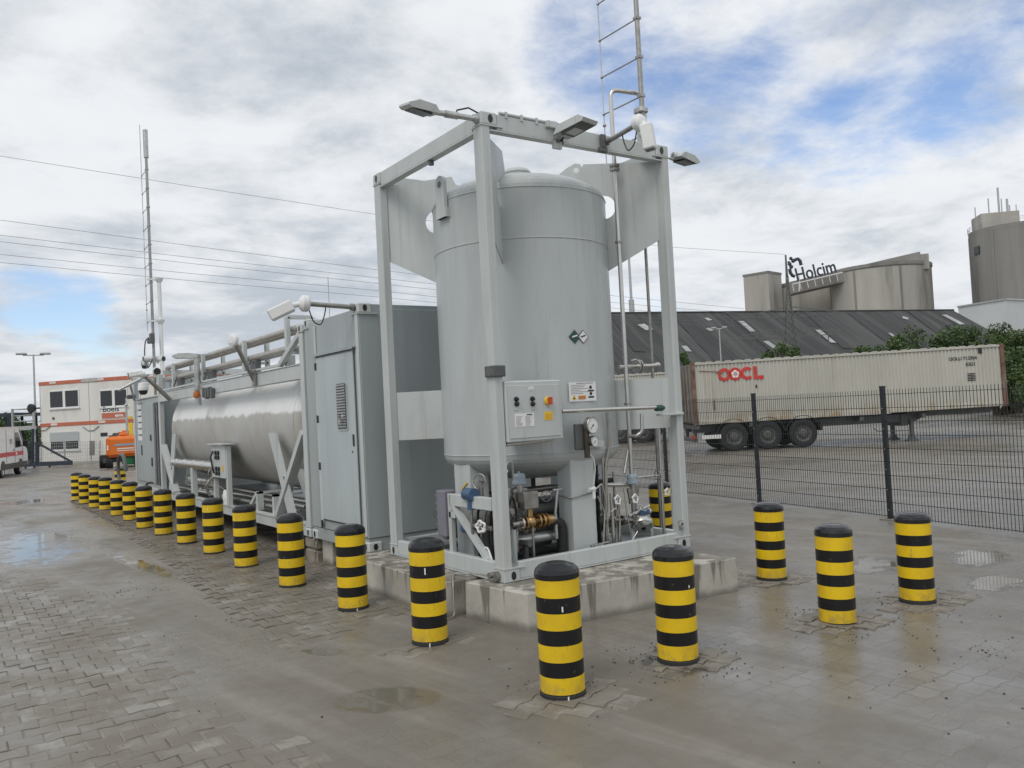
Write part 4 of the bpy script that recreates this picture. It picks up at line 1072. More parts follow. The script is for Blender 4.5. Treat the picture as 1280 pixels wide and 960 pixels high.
for k in range(10): a = 2*PI*k/10; mb.tube((.105*math.cos(a), .105*math.sin(a), -.03), (.105*math.cos(a), .105*math.sin(a), .035), .010, 6)
mb.build('regulator_bonnet', steel, sk)
mb = MB(); c_ = Y(804, 640, .27); mb.box(c_-Vector((.07, .05, .03)), c_+Vector((.06, .05, .03)), 0, .01); mb.tube(c_-XA*.16, c_+XA*.12, .018, 8, 1); mb.ball(c_+XA*.09, .03, 1, 10); mb.build('pilot_valve', [blue_paint, steel], sk)
run('spindle', [Y(786, 645, .28), Y(812, 632, .24)], .014, steel, 0, 8); wheel(Y(803, 635, .24), (.3, -.6, .8), .05, steel)
for (px, py) in ((790, 655), (813, 650), (770, 660)): q = Y(px, py, .34); mb = MB(); mb.box((q.x-.022, .32, .405), (q.x+.022, .36, q.z), 0, .004); mb.build('pipe_support', frame_paint, sk)
run('header_pipe', [Y(752, 650, .30), Y(795, 650, .30)], .022, dull_steel, 0); run('header_pipe', [Y(752, 606, .36), Y(786, 606, .36)], .020, steel, 0); run('header_pipe', [Y(745, 603, .45), Y(765, 600, .45)], .026, rubber, 0)
for px in (754, 766, 779): q = Y(px, 650, .30); flange((q.x, .30, q.z), XA, .05, .02, dull_steel, 4)
for pts in ([(744, 612), (752, 604), (757, 622), (760, 660), (763, 688)], [(747, 620), (756, 640), (754, 688)], [(764, 640), (770, 634), (775, 650), (774, 690)], [(780, 610), (784, 645), (788, 665)], [(797, 664), (790, 676), (780, 688)]):
    run('impulse_tube', [Y(a, b, .22+.02*R.random()) for a, b in pts], .009, steel, .03, 6)
mb = MB(); c_ = Y(742, 611, .16); mb.ball(c_, .028, 0, 10); mb.tube(c_, c_-ZA*.1, .018, 8, 0); mb.tube(c_-XA*.06, c_, .018, 8); mb.build('sample_tap', white_plastic, sk)
run('impulse_tube', [Y(735, 566, .15), Y(742, 572, .14), Y(744, 586, .14), Y(742, 606, .16)], .008, white_plastic, .03, 6)
run('riser_pipe', [(Y(824, 560, .3).x, .3, .42), (Y(824, 545, .3).x, .3, 1.66)], .018, steel, 0); run('riser_pipe', [(Y(744, 570, .5).x, .5, .42), (Y(744, 570, .5).x, .5, 1.5)], .022, rubber, 0)
run('lever_arm', [Y(780, 592, .35), Y(786, 560, .4)], .016, galv, 0, 8)
mb = MB(); q = Y(750, 703, .1); mb.box((q.x-.06, .08, .50), (q.x+.05, .13, .535), 0, .005); mb.tube((q.x-.1, .105, .52), (q.x+.13, .105, .53), .012, 8); mb.build('clamp', dull_steel, sk)
mb = MB(); q = Y(851, 656, -.004); mb.box((q.x-.03, -.006, q.z-.06), (q.x+.03, .004, q.z+.05), 0, .002); mb.torus((q.x, -.016, q.z), YA, .028, .008, 16, 6); mb.build('earth_lug', galv, sk)
# bay left of the corner post, seen from the cabin side
mb = MB(); mb.box((.05, 1.02, .98), (.12, .25, 1.10), 0, .006); mb.box((.05, 1.00, .50), (.10, 1.06, 1.10), 0, .004); mb.bar((.075, .97, .98), (.075, .36, .50), .05, .06, 0, XA); mb.box((.05, .92, .86), (.10, 1.04, .92), 0); mb.build('valve_bracket', frame_paint, sk)
mb = MB(); mb.box((.02, 1.07, .66), (.16, 1.24, 1.13), 0, .01)
for k in range(6): mb.tube((.02, 1.245, .70+.075*k), (.05, 1.245, .70+.075*k), .012, 6)
mb.build('terminal_box', lilac_grey, sk)
mb = MB(); c_ = X(588, 618, .06); mb.tube(c_-YA*.07, c_+YA*.08, .062, 18); mb.tube(c_-ZA*.02, c_-ZA*.15, .038, 12); mb.tube(c_-ZA*.15, c_-ZA*.45, .014, 8, 1); mb.tube(c_+YA*.08, c_+YA*.10, .05, 14); mb.build('pressure_transmitter', [blue_paint, dull_steel], sk)
mb = MB(); c_ = X(585, 660, .15); mb.tube(c_-YA*.06, c_+YA*.06, .055, 16); mb.tube(c_, c_+XA*.2, .03, 10); mb.build('pressure_transmitter', blue_paint, sk)
wheel(X(599, 602, .22), (-1, -.5, .2), .075); mb = MB(); c_ = X(600, 602, .22); mb.tube(c_, c_-ZA*.25, .03, 10); mb.tube(c_+YA*.2-ZA*.18, c_-YA*.25-ZA*.18, .024, 10); mb.build('globe_valve', dull_steel, sk)
knob(X(601, 658.5, .04), (-1, -.35, 0), .05)
mb = MB(); c_ = X(601, 658.5, .12); mb.tube(c_-YA*.2, c_+YA*.25, .024, 10); mb.ball(c_, .05, 0, 12); mb.build('ball_valve', dull_steel, sk)
for k, (ya, yb) in enumerate(((.52, .58), (.42, .46), (.36, .33), (.66, .62))):
    run('looped_hose', [(.16, ya, .50), (.13, yb, .66), (.15, ya-.02, .95), (.20, ya-.06, 1.02), (.25, ya-.10, .95), (.24, yb-.1, .50)], .014, rubber if k % 2 else dull_steel, .06, 8)
for k, y_ in enumerate((.50, .36)): run('impulse_tube', [(.10, y_+.12, .60), (.09, y_+.04, .62), (.085, y_-.03, .52), (.085, y_-.06, .42)], .010, white_plastic, .04, 6)
run('drain_pipe', [X(576, 575, .42), X(576, 625, .42)], .042, frame_paint, 0, 12); mb = MB(); c_ = X(576, 596, .42); mb.tube(c_, c_+ZA*.03, .07, 16); mb.build('pipe_flange', frame_paint, sk)
mb = MB(); c_ = X(578, 612, .30); mb.bar(c_, c_+Vector((0, -.12, .08)), .03, .012, 0); mb.build('valve_lever', yellow_label, sk)
for (x_, y_, z_) in ((.35, .7, .8), (.45, .5, .62), (.3, .55, .95), (.5, .9, .75)):
    mb = MB(); c_ = Vector((x_, y_, z_)); mb.box(c_-Vector((.07, .09, .08)), c_+Vector((.07, .09, .08)), 0, .02); mb.tube(c_-YA*.3, c_+YA*.3, .03, 10); mb.tube(c_-ZA*.3, c_+ZA*.18, .022, 8); mb.build('valve_block', dull_steel if x_ < .4 else dark_grey, sk)
# dense dark pipework further in, below the vessel
for (x0, x1, y_, z_, r_) in ((.25, 2.2, 1.5, .62, .06), (.25, 2.1, 1.7, .82, .05), (.3, 2.0, 1.35, 1.0, .04), (.2, 1.0, .62, .55, .045), (1.35, 2.25, .75, .60, .05), (1.4, 2.2, 1.1, .85, .045)):
    run('pump_pipe', [(x0, y_, z_), (x1, y_, z_)], r_, dark_grey if r_ > .042 else dull_steel, 0, 12); flange(((x0+x1)/2, y_, z_), XA, r_*1.7, .03, dull_steel, 6)
for (x_, y_, z1) in ((.45, 1.4, 1.1), (.62, 1.7, 1.2), (1.5, 1.55, 1.15), (1.75, .8, 1.05), (1.95, 1.3, 1.2), (.30, .62, 1.0), (.55, .42, .9)):
    run('riser_pipe', [(x_, y_, .42), (x_, y_, z1), (x_+.18, y_+.1, z1+.08)], .028, dark_grey, .08, 10); 
    mb = MB(); mb.ball((x_, y_, .75), .06, 0, 12); mb.tube((x_, y_-.06, .75), (x_, y_-.16, .75), .02, 8); mb.build('valve_body', dull_steel, sk)
wheel((.40, .36, .86), (-.3, -1, .1), .06); wheel((1.62, .62, .95), (0, -1, .1), .06)
# earthing cable and corner bolt at the foot of the front post
mb = MB(); mb.tube((-.04, .10, .40), (.0, .10, .40), .045, 14); mb.tube((-.06, .17, .40), (.0, .17, .40), .03, 10); mb.build('twist_lock', dull_steel, sk)
mb = MB(); mb.path([(-.05, .17, .405), (-.06, .45, .385), (-.10, .75, .345), (-.22, .55, .36), (-.26, .49, .30), (-.27, .47, .02), (-.45, .40, .012), (-.62, .25, .012)], .007, 6, 0, .04); tag(mb.build('earthing_cable', galv), 'thin grey earthing cable hanging from the skid corner down to the paving', 'cable')

# ================================================================== LIGHTS, DETECTORS AND MASTS ON THE SKID
def floodlight(name, label, p_root, d, L, head_dir, tilt, group='floodlights on the plant', hl=.34, hw=.20):
    """arm of length L from p_root along d, then a flat lamp head pointing on along head_dir"""
    p_root = Vector(p_root); d = Vector(d).normalized(); t = thing(name, label, 'floodlight', p_root, 0, group)
    tip = p_root+d*L
    mb = MB(); mb.tube(p_root, tip, .026, 12); mb.tube(p_root+d*(L*.45), p_root+d*(L*.72), .034, 12); mb.tube(p_root-d*.0, p_root+d*.05, .040, 12); mb.build('arm', galv, t)
    h = Vector(head_dir).normalized(); s = h.cross(ZA).normalized(); u = (s.cross(h)); u = (u*math.cos(tilt)+s*math.sin(tilt)).normalized(); s = h.cross(u)
    mb = MB(); mb.M = Matrix(((h.x, s.x, u.x, tip.x), (h.y, s.y, u.y, tip.y), (h.z, s.z, u.z, tip.z), (0, 0, 0, 1)))
    mb.prism([(-.04, -.02), (hl, -.045), (hl+.03, -.03), (hl+.03, -.01), (hl*.75, .035), (.02, .042)], hw*2, (0, 0, 0), XA, ZA)
    for k in range(7): mb.box((.04+.02*k, -hw*.7, .03), (.046+.02*k, hw*.7, .052))
    hd = mb.build('lamp_head', frame_paint, t)
    mb = MB(); mb.M = Matrix(((h.x, s.x, u.x, tip.x), (h.y, s.y, u.y, tip.y), (h.z, s.z, u.z, tip.z), (0, 0, 0, 1)))
    mb.box((.03, -hw*.85, -.050), (hl-.02, hw*.85, -.0325), 0, .004); mb.build('lens', glass_dark, hd)
    return t
a0 = ony(597, 149, .06); a1 = ony(540, 139.5, .06)
floodlight('floodlight', 'flat grey floodlight on the long arm left of the top front corner of the skid', a0, Vector(a1)-Vector(a0), (Vector(a1)-Vector(a0)).length, Vector((-1, .05, .17)), rad(-12), hl=.24, hw=.12)
q = ony(700, 176, -.01); t = thing('floodlight', 'flat grey floodlight standing out from the middle of the top front beam', 'floodlight', q, 0, 'floodlights on the plant')
c0 = ony(697, 166, -.02)
mb = MB(); mb.tube((c0.x, .05, c0.z-.07), (c0.x, -.10, c0.z-.02), .035, 12); mb.box((c0.x-.06, -.03, c0.z-.16), (c0.x+.04, .005, c0.z-.08)); mb.build('arm', galv, t)
mb = MB(); h = Vector((.22, -1, .16)).normalized(); s = h.cross(ZA).normalized(); u = s.cross(h); ti = Vector((c0.x+.03, -.08, c0.z-.01))
MT = Matrix(((h.x, s.x, u.x, ti.x), (h.y, s.y, u.y, ti.y), (h.z, s.z, u.z, ti.z), (0, 0, 0, 1)))
mb.M = MT; mb.prism([(-.05, -.03), (.31, -.04), (.34, -.015), (.28, .035), (.02, .045)], .23, (0, 0, 0), XA, ZA); hd = mb.build('lamp_head', frame_paint, t)
mb = MB(); mb.M = MT; mb.box((.03, -.10, -.048), (.30, .10, -.0415), 0, .002); mb.box((.07, -.07, -.0505), (.19, .07, -.0485), 1); mb.build('lens', [dark_grey, lamp_glass], hd)
q = ony(841, 194.5, .08)
floodlight('floodlight', 'flat grey floodlight past the top right corner of the skid', q, (1, -.1, -.02), .06, Vector((1, -.05, -.14)), rad(8), hl=.22, hw=.11)
# cable conduit along the top beam
c1, c2 = ony(625, 141, -.0), ony(686, 154.5, -.0)
mb = MB(); mb.tube((c1.x, .02, ZT+.012), (c2.x, .02, ZT+.012), .016, 8)
for k in range(3): mb.box((c1.x+.18*k+.06, -.0, ZT-.03), (c1.x+.18*k+.085, .04, ZT+.03))
mb.box((c2.x-.04, -.03, ZT-.05), (c2.x+.09, .03, ZT+.02), 0, .006)
mb.path([(c2.x+.09, -.03, ZT), (c2.x+.14, -.05, ZT-.06), (c2.x+.14, -.04, ZT-.14), (c2.x+.1, -.01, ZT-.2)], .010, 6, 1); mb.build('cable_conduit', [frame_paint, black_plastic], sk)
for px in (697, 752): q = ony(px, 172, -.0); mb = MB(); mb.box((q.x-.05, -.03, ZT-.20), (q.x+.05, .02, ZT-.15), 0, .004); mb.box((q.x-.03, -.034, ZT-.15), (q.x+.03, -.002, ZT-.02), 0); mb.build('lamp_clamp', dark_grey, sk)
q = onx(539, 204, .05); mb = MB(); mb.tube(q+ZA*.03, q-ZA*.02, .03, 8); mb.build('hook', dark_grey, sk)
mb = MB(); mb.path([(-.01, .03, ZT-.02), (-.10, .05, ZT+.02), (-.22, .055, ZT-.02), (-.26, .06, ZT-.10)], .008, 6); mb.build('cable_loop', black_plastic, sk)

def detector(label, root, d, L, face, up_box=True, s=1.0):
    """beam detector: steel arm, round white socket and white box head"""
    root = Vector(root); d = Vector(d).normalized(); t = thing('motion_detector', label, 'detector', root, 0, 'white detectors on the plant')
    tip = root+d*L
    mb = MB(); mb.tube(root, tip, .030*s, 12); mb.tube(root, root+d*.05, .045*s, 12); mb.build('arm', dull_steel, t)
    mb = MB(); T = ZA.rotation_difference(d).to_matrix(); mb.lathe([(.05*s, -.03), (.085*s, -.02), (.10*s, .0), (.10*s, .06*s), (.07*s, .09*s), (.04*s, .10*s), (0, .105*s)], 24, 0, tip, T); mb.build('socket', white_plastic, t)
    f = Vector(face).normalized(); sd = f.cross(ZA).normalized(); u = sd.cross(f)
    b = tip+d*.12*s
    mb = MB(); mb.tube(tip+d*.06*s, b+f*.08*s, .035*s, 10); o = b+f*.06*s
    mb.M = Matrix(((f.x, sd.x, u.x, o.x), (f.y, sd.y, u.y, o.y), (f.z, sd.z, u.z, o.z), (0, 0, 0, 1)))
    mb.box((0, -.07*s, -.07*s), (.30*s, .07*s, .07*s), 0, .015*s); hd = mb.build('housing', white_plastic, t)
    mb = MB(); mb.M = Matrix(((f.x, sd.x, u.x, o.x), (f.y, sd.y, u.y, o.y), (f.z, sd.z, u.z, o.z), (0, 0, 0, 1)))
    mb.box((.298*s, -.052*s, -.052*s), (.304*s, .052*s, .052*s)); mb.build('window', glass_dark, hd)
    mb = MB(); mb.path([tip-d*.02-ZA*.08*s, tip-d*.06-ZA*.22*s, tip-d*.15-ZA*.26*s, tip-d*.20-ZA*.12*s, tip-d*.22], .007, 6, 0, .05); mb.build('cable', black_plastic, t)
    return t
q0 = ony(757, 178, .0); 
detector('white detector with a round socket near the right end of the skid\'s top beam', (q0.x, -.0, ZT-.09), (0.05, -1, .12), .46, (.06, -.10, -1), s=.85)

def mast(name, label, base, h, r, rodoff, n, z0r, z1r, step=.46, top=None, r_rod=.007):
    base = Vector(base); t = thing(name, label, 'antenna mast', base, 0, 'masts with a wire on standoffs')
    mb = MB(); mb.tube(base, base+ZA*h, r, 10); mb.build('pole', dull_steel, t)
    rodoff = Vector(rodoff); e = rodoff.normalized()
    mb = MB(); mb.tube(base+rodoff+ZA*z0r, base+rodoff+ZA*z1r, r_rod, 6); mb.build('conductor', galv, t)
    z = z0r+step*.45; k = 0
    while z < min(h, z1r)-.02 and k < n:
        mb = MB(); mb.tube(base+ZA*z, base+rodoff+ZA*z, .008, 6); mb.box(base+ZA*z-Vector((r*1.15, r*1.15, .014)), base+ZA*z+Vector((r*1.15, r*1.15, .014))); mb.ball(base+rodoff+ZA*z, .018, 0, 8); mb.build('standoff', dull_steel, t)
        z += step; k += 1
    mb = MB(); mb.ball(base+rodoff+ZA*(z0r+step*1.15), .022, 0, 8); mb.build('wire_clamp', dull_steel, t)
    if top:
        mb = MB(); mb.tube(base+ZA*(h-.05), base+ZA*(h+top), r*1.7, 12); mb.ball(base+ZA*(h+top), r*1.7, 0, 12, (1, 1, .5)); mb.build('antenna', galv, t)
    return t
YM = .10
mb_ = ony(805, 178, YM); e1 = ony(799, 104, YM); 
mast('antenna_mast', 'tall mast with a wire on standoffs rising from the skid frame beyond the photo', (mb_.x, YM, ZT-.10), 4.6, .028, (0, .62, 0), 8, .02, 4.9, .43)
mb = MB(); mb.box((mb_.x-.02, YM+.03, ZT-.09), (mb_.x+.10, YM+.09, ZT+.42), 0, .005); mb.box((mb_.x-.06, YM-.04, ZT+.36), (mb_.x+.06, YM+.08, ZT+.42), 0, .01); mb.build('mast_clamp', galv, sk)

# ================================================================== CABIN
XC = -.11; YC0, YC1 = 2.665, 4.43; ZC = 3.215
cbn = thing('equipment_cabin', 'grey steel equipment cabin with a louvred door behind the tank skid', 'cabin', (1.1, 3.55, .34))
mb = MB(); mb.box((XC, YC0, .50), (2.33, YC1, ZC), 0, .006); 
mb.add([(XC+.001, YC0+.001, ZC-.001), (2.329, YC0+.001, ZC-.001), (2.329, YC0+.001, ZC+.05), (XC+.001, YC0+.001, ZC+.05)], [(0, 1, 2, 3)])
wall = mb.build('wall', cabin_paint, cbn)
mb = MB(); mb.box((XC+.012, YC0+.012, .34), (2.32, YC1-.01, .494), 0, .004); mb.build('base_rail', cabin_paint, cbn)
for (x0, y0) in ((XC-.008, YC0-.012), (2.33-.17, YC0-.012), (XC-.008, YC1-.155), (2.33-.17, YC1-.155)):
    for z0 in (.335, ZC-.055):
        mb = MB(); mb.box((x0, y0, z0), (x0+.178, y0+.165, z0+.12), 0, .014)
        for (ctr, nrm, su) in ((Vector((x0+.09, y0-.001 if y0 < 3.5 else y0+.166, z0+.06)), YA*(-1 if y0 < 3.5 else 1), XA), (Vector((x0-.001 if x0 < 1 else x0+.179, y0+.08, z0+.06)), XA*(-1 if x0 < 1 else 1), YA)):
            ring = [ctr+su*(.028*math.cos(a))+ZA*(.040*math.sin(a)) for a in [2*PI*k/16 for k in range(16)]]; ring2 = [p+nrm*.003 for p in ring]
            mb.add(ring2, [list(range(16))], 1); mb.add(ring+ring2, [(k, (k+1) % 16, 16+(k+1) % 16, 16+k) for k in range(16)], 1)
        if z0 > 1: mb.box((x0-.012, y0-.012, z0-.014), (x0+.25, y0+.19, z0-.002))
        mb.build('corner_casting', [frame_paint, black_plastic], cbn)
def cx_(px, py): q = onx(px, py, XC); return q.y, q.z
yd0, yd1, zd0, zd1 = 2.835, 3.985, .63, 2.725
mb = MB(); mb.box((XC-.030, yd0, zd0), (XC-.004, yd1, zd1), 0, .008)
door = mb.build('door', door_paint, cbn)
mb = MB()
for (a, b_, c, d_) in ((yd0-.018, yd0-.006, zd0-.02, zd1+.02), (yd1+.006, yd1+.018, zd0-.02, zd1+.02)): mb.box((XC-.008, a, c), (XC-.001, b_, d_))
mb.box((XC-.008, yd0-.018, zd0-.018), (XC-.001, yd1+.018, zd0-.006)); mb.build('door_gap', dark_grey, cbn)
mb = MB(); mb.box((XC-.055, yd0-.06, zd1+.035), (XC-.001, yd1+.10, zd1+.05)); mb.box((XC-.055, yd0-.06, zd1+.02), (XC-.048, yd1+.10, zd1+.035)); mb.build('rain_gutter', cabin_paint, cbn)
mb = MB(); mb.box((XC-.012, yd1+.03, .52), (XC-.002, yd1+.10, ZC-.06), 0, .003); mb.box((XC-.012, YC0+.01, .52), (XC-.002, YC0+.09, ZC-.06), 0, .003); mb.build('edge_trim', frame_paint, cbn)
y1_, zt_ = cx_(423.5, 480); y0_, zb_ = cx_(438, 536)
mb = MB(); cy_, cz_ = (y0_+y1_)/2, (zt_+zb_)/2; hy, hz_ = abs(y1_-y0_)/2, abs(zt_-zb_)/2
def rrect(hy, hz, r, n=5): 
    o = []
    for sx, sz, a0 in ((1, 1, 0), (-1, 1, 90), (-1, -1, 180), (1, -1, 270)):
        for k in range(n+1): a = rad(a0+90*k/n); o.append((sx*(hy-r)+r*math.cos(a), sz*(hz-r)+r*math.sin(a)))
    return o
mb.prism(rrect(hy+.02, hz_+.02, .05), .012, (XC-.033, cy_, cz_), -YA, ZA, 0); mb.prism(rrect(hy, hz_, .035), .012, (XC-.036, cy_, cz_), -YA, ZA, 1)
lv = mb.build('louvre_frame', [door_paint, dark_grey], door)
mb = MB()
for k in range(16):
    z_ = cz_-hz_+.03+k*(2*hz_-.05)/15; mb.box((XC-.050, cy_-hy+.02, z_-.009), (XC-.043, cy_+hy-.02, z_+.007))
mb.build('louvre_grille', galv, lv)
mb = MB(); mb.torus((XC-.051, cy_+.01, cz_-hz_*.55), -XA, .07, .006, 18, 5); mb.torus((XC-.051, cy_+.01, cz_-hz_*.55), -XA, .035, .006, 18, 5); mb.build('fan_guard', galv, lv)
yh, zh = cx_(441, 550); mb = MB(); mb.box((XC-.040, yd0+.03, zh-.07), (XC-.029, yd0+.075, zh+.07), 0, .004); mb.disc((XC-.030, yd0+.10, zh-.14), -XA, .012, .006, 10, 0); mb.build('handle', black_plastic, door)
for (px, py) in ((395, 459), (397, 524), (399, 582), (401, 653)):
    y_, z_ = cx_(px, py); mb = MB(); mb.box((XC-.046, yd1-.01, z_-.05), (XC-.029, yd1+.03, z_+.05), 0, .004); mb.build('hinge', black_plastic, door)
mb = MB(); mb.tube((XC+.25, YC1-.3, ZC), (XC+.25, YC1-.3, ZC+.62), .005, 6); mb.build('whip_antenna', galv, cbn)
q = onx(437, 381.5, XC)
detector('white detector box with a round socket on the steel arm at the cabin roof corner', (XC-.005, 2.76, ZC+.02), (-1, .10, .06), .56, (-1, .45, -.50), s=.95)

# ================================================================== HORIZONTAL TANK CONTAINER
YT0, YT1 = 4.50, 16.66; XT0, XT1 = -.12, 2.32; ZTOP = 3.235
tk = thing('tank_container', 'long silver horizontal tank in a grey container frame with a far end cabinet', 'tank container', (1.1, 10.5, .34))
YE = 13.55
for y0 in (YT0, YE, YT1-.14):
    for x0 in (XT0, XT1-.10):
        mb = MB(); mb.box((x0, y0, .46), (x0+.10, y0+.14, ZTOP-.12), 0, .008); mb.build('frame_post', frame_paint, tk)
for y0 in (YT0-.01, YT1-.155):
    for x0 in (XT0-.008, XT1-.17):
        for z0 in (.335, ZTOP-.12):
            mb = MB(); mb.box((x0, y0, z0), (x0+.178, y0+.165, z0+.12), 0, .014)
            ctr = Vector((x0-.001, y0+.08, z0+.06)); ring = [ctr+YA*(.028*math.cos(a))+ZA*(.04*math.sin(a)) for a in [2*PI*k/16 for k in range(16)]]
            mb.add([p-XA*.003 for p in ring], [list(range(16))[::-1]], 1); mb.build('corner_casting', [frame_paint, black_plastic], tk)
ZB = 2.49
for x0 in (XT0, XT1-.11):
    mb = MB(); mb.box((x0, YT0+.142, ZB), (x0+.11, YE-.002, ZB+.20), 0, .006); mb.box((x0-.012, YT0+.142, ZB+.20), (x0+.13, YE-.002, ZB+.212)); mb.build('side_beam', frame_paint, tk)
    mb = MB(); mb.bar((x0+.05, YT0+.16, ZTOP-.10), (x0+.05, YT0+1.05, ZB+.26), .07, .07, 0, XA); mb.bar((x0+.05, YT0+1.04, ZB+.26), (x0+.05, YE-.2, ZB+.26), .05, .035, 0, ZA); mb.build('sloping_rail', frame_paint, tk)
    mb = MB(); mb.box((x0, YT0+.155, .34), (x0+.09, YT1-.155, .50), 0, .006); mb.box((x0-.015, YT0+.17, .498), (x0+.11, YE, .510)); mb.build('bottom_rail', frame_paint, tk)
    for (ya, yb) in ((YT0+.16, YT0+1.42), (YE-.02, YE-1.1)):
        mb = MB(); mb.bar((x0+.05, ya, 1.76 if ya < 8 else 1.5), (x0+.05, yb, .50), .09, .13, 0, XA); mb.build('diagonal_brace', frame_paint, tk)
for y0 in (YT0+.02, YE+.02, YT1-.12):
    mb = MB(); mb.box((XT0+.11, y0, ZTOP-.13), (XT1-.11, y0+.09, ZTOP-.02)); mb.box((XT0+.1, y0, .36), (XT1-.1, y0+.09, .48)); mb.build('cross_member', frame_paint, tk)
# the tank
TX, TZ, TR = 1.10, 1.86, 1.10
TT = Matrix.Rotation(-PI/2, 3, 'X')
def hd(y, s): return [(TR*math.cos(PI/2*k/10), y+s*.34*math.sin(PI/2*k/10)) for k in range(11)]
prof = hd(5.32, -1)[::-1]+hd(12.95, 1)
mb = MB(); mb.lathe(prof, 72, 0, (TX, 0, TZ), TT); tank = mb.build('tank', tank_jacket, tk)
for yy in (5.32, 12.95): 
    mb = MB(); mb.torus((TX, yy, TZ), YA, TR+.001, .008, 72, 6); mb.build('weld_seam', tank_jacket, tank)
# saddles: broad bands that hug the tank and run down to the bottom rail
for yy, dy in ((5.95, -.85), (12.3, .6)):
    for sd in (-1, 1):
        mb = MB(); pts = []
        for k in range(7):
            a = rad(8+9*k); pts.append(Vector((TX+sd*(TR+.02)*math.cos(a), yy+dy*(k/9), TZ-(TR+.02)*math.sin(a))))
        a0_ = Vector((TX+sd*(TR+.03)*math.cos(rad(5)), yy, TZ-.1)); foot = Vector((XT0+.06 if sd < 0 else XT1-.06, yy+dy, .50))
        mb.prism([(0, .0), (.34, 0), (.34+dy*.9, -1.26), (dy*.9, -1.26)], .02, Vector(((XT0+.02) if sd < 0 else (XT1-.02), yy-.17, TZ-.10)), YA, ZA)
        mb.prism([(0, -.35), (.34, -.35), (.34+dy*.9, -1.26), (dy*.9, -1.26)], .02, Vector(((XT0+.35) if sd < 0 else (XT1-.35), yy-.17, TZ-.10)), YA, ZA)
        mb.build('saddle', frame_paint, tk)
        mb = MB(); mb.torus((XT0-.0 if sd < 0 else XT1, yy+dy*.6, 1.08), XA, .06, .012, 16, 6); mb.build('lashing_ring', frame_paint, tk)
# pairs of fat insulated pipes over the tank on gallows brackets
for xx in (.12, .27):
    for zz in (3.27, 3.00):
        mb = MB(); mb.tube((xx, YT0+.75, zz), (xx, YE+.2, zz), .052, 16); mb.ball((xx, YT0+.75, zz), .052, 0, 14); mb.build('insulated_pipe', pipe_clad, tk)
for yy in (YT0+.95, 7.55, 10.2, 12.7):
    mb = MB()
    for xx in (.02, .40): mb.box((xx-.03, yy-.05, 2.86 if yy > 5.6 else 2.84), (xx+.03, yy+.05, 3.44 if yy < 5.6 else 3.30))
    if yy < 5.6: mb.box((.02, yy-.05, 3.42), (.40, yy+.05, 3.47))
    mb.box((.02, yy-.05, 2.9), (.40, yy+.05, 2.94)); mb.box((-.02, yy-.06, 2.70), (.10, yy+.06, 2.88)); mb.build('pipe_bracket', frame_paint, tk)
    if yy > 6:
        mb = MB(); c_ = Vector((.1, yy-.3, 2.85)); mb.box(c_-Vector((.05, .14, .10)), c_+Vector((.05, .14, .10)), 0, .01); mb.path([c_, c_+Vector((-.1, -.1, .1)), c_+Vector((-.16, .05, -.1))], .015, 6); mb.build('valve_block', dark_grey, tk)
mb = MB(); mb.path([(.1, YT0+.6, 3.26), (.02, YT0+.3, 3.2), (.0, YT0+.25, 2.95), (.1, YT0+.45, 2.85)], .05, 12, 0, .12); mb.build('pipe_elbow', steel, tk)
# gear under the tank: bright insulated pipes, panel, small pipework
for (y0, y1, x_, z_, r) in ((8.95, 12.6, -.04, 1.15, .095), (9.6, 12.2, .15, .80, .085), (9.9, 12.0, .2, .58, .06)):
    mb = MB(); mb.tube((x_, y0, z_), (x_, y1, z_), r, 18); 
    for k in range(5): yy = y0+(y1-y0)*(k+.5)/5; mb.torus((x_, yy, z_), YA, r+.002, .008, 18, 5)
    mb.build('clad_pipe', steel, tk)
for yy in (9.2, 10.9): mb = MB(); mb.box((XT0+.0, yy-.07, .51), (XT0+.10, yy+.07, 1.08), 0, .005); mb.build('pipe_support', frame_paint, tk)
for k in range(3):
    yy = 9.0+.2*k; mb = MB(); mb.ball((-.08, yy, 1.18+.05*(k % 2)), .05, 0, 10); mb.path([(-.08, yy, 1.18), (-.16, yy+.05, 1.05), (-.12, yy+.12, .85), (.05, yy, .7)], .014, 6, 0, .05); mb.build('small_valve', dull_steel if k % 2 else steel, tk)
for k in range(5): mb = MB(); mb.tube((.12+.12*k, 5.6, .58+.05*(k % 3)), (.12+.12*k, 13.3, .58+.05*(k % 3)), .035, 10); mb.build('bottom_pipe', steel, tk)
for yy in (6.3, 7.1): mb = MB(); mb.box((-.02, yy-.04, .51), (.08, yy+.04, .80)); mb.box((-.02, yy-.04, .77), (.9, yy+.04, .80)); mb.build('pipe_support', frame_paint, tk)
mb = MB(); mb.bar((.0, 7.1, .79), (.0, 7.55, .51), .05, .05, 0, XA); mb.build('pipe_support', frame_paint, tk)
mb = MB(); mb.box((XT0-.05, 8.28, .98), (XT0+.06, 9.15, 1.56), 0, .006); pn = mb.build('valve_panel', frame_paint, tk)
for yy in (8.30, 9.13): mb = MB(); mb.box((XT0-.03, yy-.05, .50), (XT0+.05, yy+.05, 1.55), 0, .006); mb.build('panel_post', frame_paint, tk)
mb = MB(); mb.box((XT0-.11, 8.2, 1.565), (XT0+.12, 9.2, 1.585)); mb.build('panel_roof', frame_paint, tk)
for k, (yy, zz) in enumerate(((8.66, 1.42), (8.82, 1.42), (8.66, 1.34), (8.82, 1.34), (8.66, 1.14), (8.82, 1.14), (8.66, 1.06), (8.82, 1.06))):
    mb = MB(); mb.lathe([(.038, 0), (.038, .03), (.02, .032), (0, .033)], 14, 0, (XT0-.051, yy, zz), Matrix.Rotation(-PI/2, 3, 'Y')); mb.build('gauge', black_gloss, pn)
